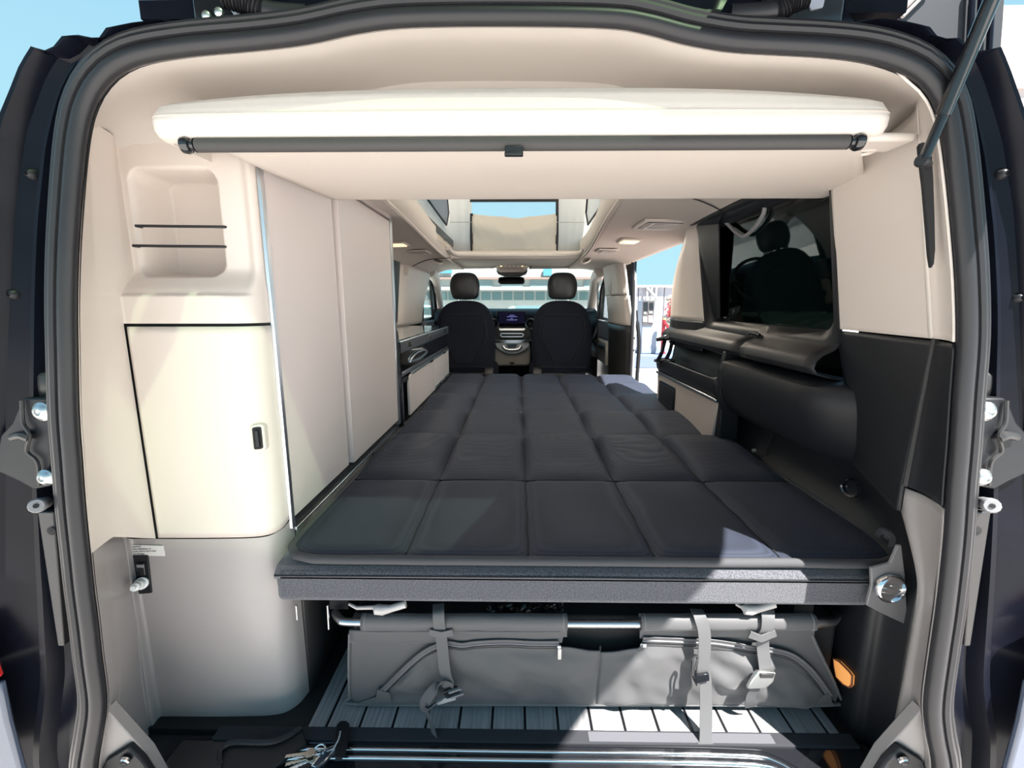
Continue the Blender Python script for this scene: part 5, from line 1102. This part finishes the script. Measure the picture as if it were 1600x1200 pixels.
# ================================================================== front seats
def seat(cx, Y, lab, lab2):
    t = thing('front_seat', lab, 'seat', (cx, Y, .0))
    # backrest loft: z -> (half width, depth front, depth back)
    prof = [(.28, .205, .07, -.07), (.36, .220, .08, -.075), (.50, .232, .09, -.08), (.62, .232, .09, -.075), (.72, .218, .085, -.065), (.79, .192, .075, -.055), (.835, .150, .06, -.045), (.858, .10, .04, -.03), (.866, .05, .015, -.01)]
    rings = []
    for z, hw, fd, bd in prof:
        r_ = []
        for k in range(28):
            a = 2 * math.pi * k / 28; ca, sa = math.cos(a), math.sin(a)
            ex_ = .55; xx = hw * math.copysign(abs(ca) ** ex_, ca); yy = math.copysign(abs(sa) ** .7, sa) * (fd if sa > 0 else -bd)
            r_.append(Vector((cx + xx, Y + yy + .10 * (z - .3), z)))
        rings.append(r_)
    m_ = MB(); m_.loft(rings, caps=True); obj('backrest', m_, SEATF, t, ang=60, sub=1)
    # back insert panel
    P = [(-.148, .735), (-.12, .755), (.12, .755), (.148, .735), (.165, .63), (.155, .57), (.10, .47), (.075, .415), (.05, .40), (-.05, .40), (-.075, .415), (-.10, .47), (-.155, .57), (-.165, .63)]
    m_ = MB(); m_.prism([Vector((cx + a, Y - .088 + .10 * (z - .3) + .025 * (z - .5) ** 2 + .012 * sstep(.6, .76, z) * 1, z)) for a, z in P], (0, .03, 0)); bi = obj('back_panel', m_, SEATF, t, bevel=.006, segs=3)
    m_ = MB(); m_.tube([Vector((cx + a * 1.04, Y - .078 + .10 * (z - .3) + .012 * sstep(.6, .76, z), (z - .57) * 1.03 + .57)) for a, z in P], .004, 6, closed=True); obj('panel_piping', m_, SEAML, bi)
    m_ = MB(); m_.tube([(cx - .17, Y - .074, .375), (cx + .17, Y - .074, .375)], .003, 6); obj('lower_seam', m_, SEATL, t)
    # headrest
    hp = [(.872, .080, .035), (.89, .102, .048), (.94, .116, .058), (1.0, .114, .058), (1.04, .098, .050), (1.065, .075, .035), (1.073, .04, .015)]
    rings = []
    for z, hw, d in hp:
        rings.append([Vector((cx + hw * math.copysign(abs(math.cos(2 * math.pi * k / 24)) ** .7, math.cos(2 * math.pi * k / 24)), Y + .055 + d * math.copysign(abs(math.sin(2 * math.pi * k / 24)) ** .8, math.sin(2 * math.pi * k / 24)), z)) for k in range(24)])
    m_ = MB(); m_.loft(rings, caps=True); obj('headrest', m_, SEATL, t, ang=60, sub=1)
    for dx in (-.05, .05): m_ = MB(); m_.tube([(cx + dx, Y + .05, .83), (cx + dx, Y + .055, .90)], .006, 8); obj('headrest_post', m_, CHROME, t)
    m_ = MB(); m_.box(cx - .24, cx + .24, Y - .02, Y + .52, .22, .37); obj('seat_base', m_, SEATF, t, bevel=.05, segs=3)
    m_ = MB(); m_.box(cx - .22, cx + .22, Y - .06, Y + .4, .0, .22); obj('pedestal', m_, BLACKP, t, bevel=.01)
    m_ = MB(); m_.box(cx - .21, cx + .21, Y - .14, Y - .07, .30, .335); obj('rear_ledge', m_, GREYD, t, bevel=.006)
    sx = 1 if cx < 0 else -1
    m_ = MB(); m_.lathe([(.003, -.04), (.05, -.03), (.06, 0), (.05, .03), (.003, .04)], (cx + sx * .19, Y - .12, .325), (1, 0, 0), 14); obj('recliner_cover', m_, GREYD, t)
    m_ = MB(); m_.tube(spline([(cx - sx * .26, Y + .06, .46), (cx - sx * .27, Y + .25, .50), (cx - sx * .27, Y + .42, .49)], 5), .028, 10); obj('armrest', m_, SEATL, t)
    return t
seat(-.405, 3.40, 'black driver seat left of the centre console', '')
seat(.330, 3.40, 'black passenger seat right of the centre console', '')
# ================================================================== dashboard
db = thing('dashboard', 'black dashboard with beige centre console and silver trim', 'dashboard', (-.05, 4.0, .0))
m_ = MB(); m_.loft([[Vector((x_, y_, z_)) for y_, z_ in ((3.86, .50), (3.84, .60), (3.86, .70), (3.92, .765), (4.05, .79), (4.35, .775), (4.40, .5))] for x_ in (-.72, -.5, -.2, 0, .3, .68)], closed=False); obj('upper_dash', m_, BLACKP, db, solid=.01, ang=60)
def D(u, v, Y): return ay(u, v, Y)
m_ = MB(); m_.prism([D(776.5, 486, 3.78), D(822.5, 486, 3.78), D(822.5, 508, 3.80), D(776.5, 508, 3.80)], (0, .03, 0)); sc = obj('display', m_, BLACKG, db, bevel=.006)
m_ = MB(); m_.prism([D(779, 488, 3.778), D(820, 488, 3.778), D(820, 505, 3.797), D(779, 505, 3.797)], (0, .001, 0)); obj('screen', m_, mat('screen_dark', (.01, .01, .02), .15, emis=(.03, .03, .10), estr=.12), sc)
m_ = MB()
for v, u0, u1 in ((494.5, 792, 808), (499.5, 792, 808), (497.3, 797.5, 801.5), (492.4, 796, 804)):
    m_.prism([D(u0, v, 3.775), D(u1, v, 3.775), D(u1, v + .7, 3.775), D(u0, v + .7, 3.775)], (0, .0005, 0))
obj('screen_lines', m_, mat('screen_blue', (.1, .1, .4), .4, emis=(.35, .38, .95), estr=.45), sc)
m_ = MB(); m_.prism([D(772, 509, 3.80), D(828, 509, 3.80), D(831, 530, 3.76), D(769, 530, 3.76)], (0, .06, 0)); cst = obj('centre_stack', m_, BLACKP, db, bevel=.01)
m_ = MB(); m_.prism([D(779, 513, 3.785), D(821, 513, 3.785), D(819, 516.5, 3.78), D(781, 516.5, 3.78)], (0, .01, 0)); obj('vent_strip', m_, ALU, cst, bevel=.002)
m_ = MB(); m_.tube([D(u, v, 3.765) for u, v in ((783, 521), (816, 521), (818, 523), (816, 526), (784, 526), (782, 523))], .006, 6, closed=True); obj('switch_frame', m_, ALU, cst)
m_ = MB()
for k in range(6): m_.prism([D(785 + 5.2 * k + a, 523.5 + b, 3.763) for a, b in ((-1.6, -1.2), (1.6, -1.2), (1.6, 1.2), (-1.6, 1.2))], (0, .004, 0))
obj('switch_keys', m_, GREYD, cst)
for u in (771, 829):
    c = D(u, 506, 3.80); m_ = MB(); m_.lathe([(.045, .01), (.047, 0), (.042, -.006), (.036, .0)], c, (0, 1, 0), 24, caps=False); vr = obj('round_vent', m_, ALU, db)
    m_ = MB(); m_.lathe([(.037, .0), (.015, .01), (.012, -.004), (.0003, -.006)], c, (0, 1, 0), 20, caps=False); obj('vent_core', m_, BLACKP, vr)
m_ = MB(); m_.ribbon(spline([D(771, 530.5, 3.75), D(785, 533, 3.735), D(800, 533.6, 3.73), D(815, 533, 3.735), D(830, 530.5, 3.75)], 5), (0, 0, 1), .026, .02); obj('silver_bow', m_, ALU, db)
cons = [(773, 535), (827, 535), (829, 545), (829, 570), (822, 572), (780, 572), (771, 570), (771, 545)]
m_ = MB(); m_.prism([D(u, v, 3.74 + .0006 * abs(u - 800)) for u, v in cons], (0, .12, 0)); obj('console', m_, mat('console_beige', (.34, .30, .275), .5), db, bevel=.02)
m_ = MB(); m_.prism([D(u, v, 3.725) for u, v in ((773, 536), (827, 536), (826, 542), (818, 549), (808, 553), (795, 553.5), (785, 550), (776, 544))], (0, .03, 0)); obj('console_tray', m_, mat('console_silver', (.48, .49, .52), .35), db, bevel=.006)
m_ = MB(); m_.tube(spline([D(786, 540, 3.715), D(790, 545, 3.712), D(800, 546.5, 3.71), D(810, 545, 3.712), D(814, 540, 3.715)], 5), .012, 8); obj('cup_holder_rim', m_, ALU, db)
m_ = MB(); m_.prism([D(u, v, 3.712) for u, v in ((791, 537.5), (808, 537.5), (806, 543), (794, 543))], (0, .01, 0)); obj('cup_holder', m_, mat('tray_blue_black', (.04, .06, .09), .3), db)
m_ = MB(); m_.prism([D(u, v, 3.735) for u, v in ((796, 566), (804, 566), (803, 569), (797, 569))], (0, .006, 0)); obj('socket', m_, DARKREC, db)
m_ = MB(); m_.box(-.75, .70, 4.0, 4.3, .0, .5); obj('bulkhead', m_, DARKREC, db, smooth=False)
# steering wheel
sw2 = thing('steering_wheel', 'black steering wheel half hidden behind the driver seat', 'steering wheel', (-.40, 3.78, .50))
cw = Vector((-.40, 3.80, .67)); nn = Vector((0, -.9, .42)).normalized(); e1 = Vector((1, 0, 0)); e2 = nn.cross(e1)
m_ = MB(); m_.tube([cw + (e1 * math.cos(R(t)) + e2 * math.sin(R(t))) * .185 for t in range(0, 360, 12)], .015, 8, closed=True); obj('rim', m_, SEATL, sw2)
m_ = MB(); m_.lathe([(.003, -.03), (.06, -.02), (.07, .02), (.04, .10)], cw, -nn, 16); obj('hub', m_, BLACKP, sw2)
for an in (0, 180, 270): m_ = MB(); m_.tube([cw, cw + (e1 * math.cos(R(an)) + e2 * math.sin(R(an))) * .18], .014, 6); obj('spoke', m_, BLACKP, sw2)
# windscreen, mirror, overhead console, visors
ws = thing('windscreen', 'clear front windscreen above the dashboard', 'windscreen', (-.03, 4.2, .76), kind='structure')
m_ = MB(); m_.prism([(-.76, 4.46, .74), (.70, 4.46, .74), (.64, 4.0, 1.165), (-.70, 4.0, 1.165)], (0, .004, .005)); obj('pane', m_, GLASS_W, ws, smooth=False)
mi = thing('rear_view_mirror', 'black rear view mirror below the overhead console', 'mirror', tuple(ay(799, 445, 3.9)))
m_ = MB(); q = [(779, 434), (784, 432.5), (814, 432.5), (819, 434), (820, 441), (817, 444), (782, 444), (778, 441)]
m_.prism([ay(u, v, 3.90) for u, v in q], (0, .03, 0)); obj('housing', m_, BLACKP, mi, bevel=.004)
m_ = MB(); m_.prism([ay(799 + (u - 799) * .93, 438.3 + (v - 438.3) * .85, 3.898) for u, v in q], (0, .001, 0)); obj('glass', m_, mat('mirror_glass', (.10, .10, .12), .03, 1), mi)
m_ = MB(); m_.tube([ay(800, 436, 3.93), ay(800, 428, 3.98)], .012, 8); obj('stem', m_, BLACKP, mi)
oc = thing('overhead_console', 'cream overhead console with reading lights above the mirror', 'overhead console', tuple(ay(799, 432, 3.85)))
q = [(775, 409), (825, 409), (826, 424), (820, 429), (810, 431.5), (790, 431.5), (779, 429), (774, 424)]
m_ = MB(); m_.prism([ay(u, v, 3.80) for u, v in [(776, 408), (824, 408), (825, 421), (818, 425), (781, 425), (775, 421)]], (0, .16, .0)); obj('body', m_, CREAM, oc, bevel=.012)
m_ = MB(); m_.prism([ay(u, v, 3.84) for u, v in [(775, 422), (825, 422), (822, 428), (812, 431.5), (788, 431.5), (778, 428)]], (0, .12, 0)); obj('sensor_cover', m_, GREYD, oc, bevel=.006)
m_ = MB(); m_.prism([ay(u, v, 3.796) for u, v in [(781, 416), (818, 416), (818, 422), (781, 422)]], (0, .006, 0)); lz = obj('switch_panel', m_, mat('panel_brown', (.42, .35, .31), .4), oc, bevel=.002)
for k in range(6): m_ = MB(); m_.lathe([(.009, 0), (.007, -.004), (.0003, -.005)], ay(783 + 6.6 * k, 415.2, 3.795), (0, 1, 0), 10, caps=False); obj('indicator', m_, WARML if k in (0, 5) else WHITEP, lz)
for u0, u1, lab in ((697, 773, 'left cream sun visor above the windscreen'), (829, 903, 'right cream sun visor above the windscreen')):
    m_ = MB(); m_.prism([ay(u, v, 3.86) for u, v in ((u0, 415), (u0 + 4, 410), (u1 - 4, 409.5), (u1, 413), (u1 - 1, 419.5), (u0 - 3, 420.5))], (0, .02, .006)); obj('sun_visor', m_, mat('visor_greige', (.50, .46, .42), .8), label=lab, cat='sun visor', bevel=.004)
    m_ = MB(); P_ = [ay(u, v, 3.84) for u, v in ((u1 + (2 if u0 < 800 else -74), 418), (u1 + (1 if u0 < 800 else -72), 411), (u1 - (6 if u0 < 800 else 66), 408.5), (u1 - (18 if u0 < 800 else 54), 408))]
    m_.tube(spline(P_, 5), .006, 6); obj('visor_arm', m_, BLACKP, bpy.data.objects['sun_visor' if u0 < 800 else 'sun_visor.001'])
# ================================================================== outside
def building():
    t = thing('shop_building', 'white building front with shutters seen through the windscreen', 'building', (0, 26, -.62))
    Y = 26.0
    m_ = MB(); m_.box(-22, 4.9, Y, Y + 5, -.62, 4.2); obj('wall', m_, FACADE, t, smooth=False)
    m_ = MB(); m_.box(-22, 4.9, Y - .25, Y, ay(800, 433.5, Y).z - .12, ay(800, 433.5, Y).z + .0); obj('fascia', m_, mat('fascia_rust', (.26, .17, .15), .7), t, smooth=False)
    m_ = MB(); m_.box(-22, 4.9, Y - .5, Y, ay(800, 452, Y).z - .05, ay(800, 452, Y).z + .12); obj('canopy', m_, FACADE, t, smooth=False)
    for u0, u1 in ((655, 684), (744, 769), (783, 817), (828, 860), (912, 938)):
        z1 = ay(u0, 437, Y).z; z0 = ay(u0, 452, Y).z
        m_ = MB(); m_.box(ay(u0, 445, Y).x, ay(u1, 445, Y).x, Y - .06, Y, z0, z1); sh = obj('shutter', m_, SHUT, t, smooth=False)
        for k in range(5): m_ = MB(); zz_ = z0 + (z1 - z0) * (k + .5) / 5; m_.box(ay(u0, 445, Y).x, ay(u1, 445, Y).x, Y - .10, Y - .06, zz_ - .03, zz_ + .03); obj('shutter_slat', m_, SHUT, sh, smooth=False)
    for k in range(17):
        u0 = 650 + 17 * k; z1 = ay(u0, 456, Y).z; z0 = ay(u0, 469, Y).z
        m_ = MB(); m_.box(ay(u0, 460, Y).x, ay(u0 + 14.5, 460, Y).x, Y - .05, Y, z0, z1); obj('shop_window', m_, PANE, t, smooth=False)
    for u0, u1, v0, v1 in ((687, 706, 419, 427), (849, 862, 418, 431)):
        m_ = MB(); m_.prism([ay(u0, v0, Y - .2), ay(u1, v0, Y - .2), ay(u1, v1, Y - .2), ay(u0, v1, Y - .2)], (0, .1, 0)); obj('sign_board', m_, mat('sign_blue', (.08, .24, .36), .5), t, smooth=False)
building()
def car(cx, cy, rot, col, lab, s=1.0):
    t = thing('parked_car', lab, 'car', (cx, cy, -.62)); t.rotation_euler = (0, 0, rot)
    O = Vector((cx, cy, -.62)); P = [(-2.1, .30), (-2.15, .62), (-1.95, .82), (-1.0, .95), (-.45, 1.38), (.75, 1.42), (1.5, 1.0), (2.05, .92), (2.12, .55), (2.05, .28)]
    m_ = MB(); m_.prism([O + Vector((-.85, a * s, z * s)) for a, z in P], (1.7, 0, 0)); obj('body', m_, mat('car_' + lab[:5], col, .25, coat=.6), t, bevel=.12, segs=3)
    Q = [(-.88, 1.0), (-.42, 1.32), (.7, 1.35), (1.25, 1.03)]
    m_ = MB(); m_.prism([O + Vector((-.862, a, z)) for a, z in Q], (1.724, 0, 0)); obj('side_glass', m_, PANE, t)
    m_ = MB(); m_.prism([O + Vector((-.7, -1.02, .97)), O + Vector((.7, -1.02, .97)), O + Vector((.62, -.47, 1.40)), O + Vector((-.62, -.47, 1.40))], (0, -.02, .015)); obj('front_glass', m_, PANE, t)
    for a in (-1.35, 1.35):
        for sx in (-1, 1): m_ = MB(); m_.lathe([(.02, -.1), (.30, -.1), (.32, -.05), (.32, .08), (.30, .1), (.02, .1)], O + Vector((sx * .78, a, .32)), (1, 0, 0), 18); obj('wheel', m_, BLACKP, t)
    for sx in (-1, 1): m_ = MB(); m_.lathe([(.003, -.06), (.13, -.02), (.14, .02), (.003, .05)], O + Vector((sx * .6, -2.08, .66)), (0, 1, 0), 12); obj('head_lamp', m_, CHROME, t)
c0 = az(838, 494, -.62); car(.55, 11.0, 0, (.36, .37, .38), 'white car parked ahead of the windscreen')
car(9.3, 22, R(90), (.03, .035, .04), 'black car parked beyond the payment kiosk')
car(-3.6, 20, R(80), (.55, .57, .60), 'silver car parked beyond the driver side')
# kiosk on its kerb island
KY = 10.6
kb0 = az(1005, 556, -.52)
kz = -.50
ki = thing('payment_kiosk', 'white payment kiosk with dark control panel beyond the doorway', 'kiosk', tuple(ay(1021, 553, KY)))
def kq(u, v, d=0): return ay(u, v, KY + d)
m_ = MB(); m_.prism([kq(1001, 552), kq(1026, 554), kq(1022, 470), kq(1005, 470)], (0, .35, 0)); 
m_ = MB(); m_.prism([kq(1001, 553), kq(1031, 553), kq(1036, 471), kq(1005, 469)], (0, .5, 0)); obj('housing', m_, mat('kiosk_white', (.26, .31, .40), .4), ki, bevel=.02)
m_ = MB(); m_.prism([kq(1003, 508, -.03), kq(1020, 508, -.03), kq(1024, 469, -.03), kq(1004.5, 469, -.03)], (0, .03, 0)); kp = obj('control_panel', m_, mat('kiosk_grey', (.10, .095, .10), .4), ki, bevel=.01)
for u0, v0, u1, v1, mt_ in ((1006, 472, 1012.5, 486, BLACKG), (1015, 473, 1021, 484, BLACKG), (1005, 495, 1011, 503, WHITEP), (1013, 493, 1020, 504, mat('kiosk_pink', (.6, .42, .44), .5)), (1006, 487, 1010, 491, STEEL), (1014, 486, 1020, 490, STEEL)):
    m_ = MB(); m_.prism([kq(u0, v0, -.045), kq(u1, v0, -.045), kq(u1, v1, -.045), kq(u0, v1, -.045)], (0, .02, 0)); obj('panel_part', m_, mt_, kp)
rp_ = thing('red_post', 'red hose post standing beside the white kiosk', 'post', tuple(ay(1035, 552, KY - .2)))
m_ = MB(); m_.tube([ay(1035, 552.5, KY - .2), ay(1035.5, 530, KY - .2), ay(1037.5, 500, KY - .2)], [.05, .042, .045], 10); obj('column', m_, mat('post_red', (.30, .015, .03), .45), rp_)
m_ = MB(); m_.tube([ay(1037.5, 500, KY - .2), ay(1038, 496, KY - .2)], [.05, .045], 10); obj('post_cap', m_, mat('post_cap', (.35, .22, .14), .5), rp_)
m_ = MB(); m_.tube(spline([ay(1038, 504, KY - .26), ay(1042, 508, KY - .26), ay(1043, 514, KY - .26), ay(1038, 517, KY - .26)], 5), .03, 8); obj('hose_nozzle', m_, MATS['post_red'], rp_)
m_ = MB(); m_.prism([ay(1035 + 5 * math.cos(a), 552.5, KY - .2) + Vector((0, .05 * math.sin(a), 0)) for a in [k * math.pi / 5 for k in range(10)]], (0, 0, .03)); obj('base_plate', m_, MATS['post_red'], rp_)
zt = ay(1020, 553, KY).z
m_ = MB(); m_.box(1.4, 9.0, KY - .35, KY + 1.2, -.62, zt); obj('kerb_island', m_, KERB, label='blue grey kerb island under the kiosk', cat='kerb', bevel=.02)
m_ = MB(); m_.box(.95, 9, 2.0, 8.0, -.62, -.612); obj('brick_path', m_, PAVE, label='reddish brick paving outside the side doorway', cat='paving', kind='structure')
# metal shed and fence behind the kiosk
sh = thing('metal_shed', 'pale metal shed behind the kiosk', 'shed', (8.2, 32, -.62))
z1 = ay(1020, 448, 32).z
for k in range(16): m_ = MB(); m_.box(4.2 + .6 * k, 4.74 + .6 * k, 32, 32.4, -.62, z1 - .05); obj('wall_sheet', m_, mat('shed_sheet', (.33, .34, .40), .6), sh, smooth=False)
m_ = MB(); m_.box(4.0, 14, 31.7, 36, z1 - .05, z1 + .1); obj('roof_sheet', m_, mat('shed_roof', (.5, .46, .46), .6), sh, smooth=False)
m_ = MB(); 
for k in range(3): m_.box(ay(1010 + 7 * k, 460, 31.6).x, ay(1010 + 7 * k, 460, 31.6).x + .12, 31.6, 31.7, -.62, z1)
m_.tube([ay(1012, 450, 31.6), ay(1030, 470, 31.6)], .08, 6); obj('door_frame', m_, FACADE, sh)
ft = thing('flowering_hedge', 'hedge with red blossom beside the doorway view', 'hedge', (6.4, 18, -.62))
m_ = MB(); random.seed(3)
for k in range(420):
    p = ay(random.uniform(1042, 1075), random.uniform(462, 520), 18 + random.uniform(-.5, .5)); r = random.uniform(.05, .12); d = Vector((random.uniform(-1, 1), random.uniform(-1, 1), random.uniform(-1, 1))).normalized(); e_ = d.orthogonal().normalized(); f_ = d.cross(e_)
    m_.add([p - e_ * r, p - f_ * r * .6, p + e_ * r, p + f_ * r * .6], [(0, 1, 2, 3)])
lv = obj('leaves', m_, mat('hedge_pale', (.30, .30, .26), .8), ft, smooth=False, fix=False); lv['kind'] = 'stuff'
m_ = MB()
for k in range(130):
    p = ay(random.gauss(1050, 4), random.gauss(482, 8), 17.4 + random.uniform(-.3, .3)); r = random.uniform(.04, .09); d = Vector((random.uniform(-1, 1), random.uniform(-1, 1), random.uniform(-1, 1))).normalized(); e_ = d.orthogonal().normalized(); f_ = d.cross(e_)
    m_.add([p - e_ * r, p - f_ * r * .6, p + e_ * r, p + f_ * r * .6], [(0, 1, 2, 3)])
lv = obj('blossom', m_, mat('blossom_red', (.35, .05, .06), .8), ft, smooth=False, fix=False); lv['kind'] = 'stuff'
# canopy and building seen above the right body corner
cb = thing('dark_canopy', 'dark grey canopy panel seen above the right body corner', 'canopy', tuple(ay(1480, 92, 3.2)))
def cq(u, v, d=0): return ay(u, v, 3.2 + d)
m_ = MB(); m_.prism([cq(1398, 24), cq(1438, -20), cq(1570, -20), cq(1567, 30), cq(1562, 95), cq(1470, 100)], (0, .05, 0)); obj('panel', m_, mat('canopy_dark', (.022, .024, .03), .5), cb)
m_ = MB(); m_.tube([cq(1400, 24, -.03), cq(1446, -22, -.03)], .02, 8); m_.tube([cq(1410, 26, -.03), cq(1458, -22, -.03)], .012, 8); obj('rail', m_, GREYP, cb)
m_ = MB()
for u in (1514, 1528, 1545): m_.tube([cq(u, 90, -.03), cq(u + 6, -20, -.03)], .016, 8)
obj('post', m_, NAVY, cb)
nb = thing('ribbed_facade', 'pale ribbed facade at the far right edge', 'building', (9.5, 8, -.62))
for k in range(26):
    za = ay(1590, 138 - 5 * k, 8).z; m_ = MB(); m_.box(ay(1552, 100, 8).x, ay(1552, 100, 8).x + 5, 8, 8.06, za, za + .045); obj('rib', m_, mat('facade_rib', (.42, .38, .36), .7), nb, smooth=False)
m_ = MB(); m_.box(ay(1552, 100, 8).x, ay(1552, 100, 8).x + 5, 8.06, 8.4, -.62, ay(1590, 30, 8).z); obj('wall', m_, mat('facade_back', (.45, .42, .42), .8), nb, smooth=False)
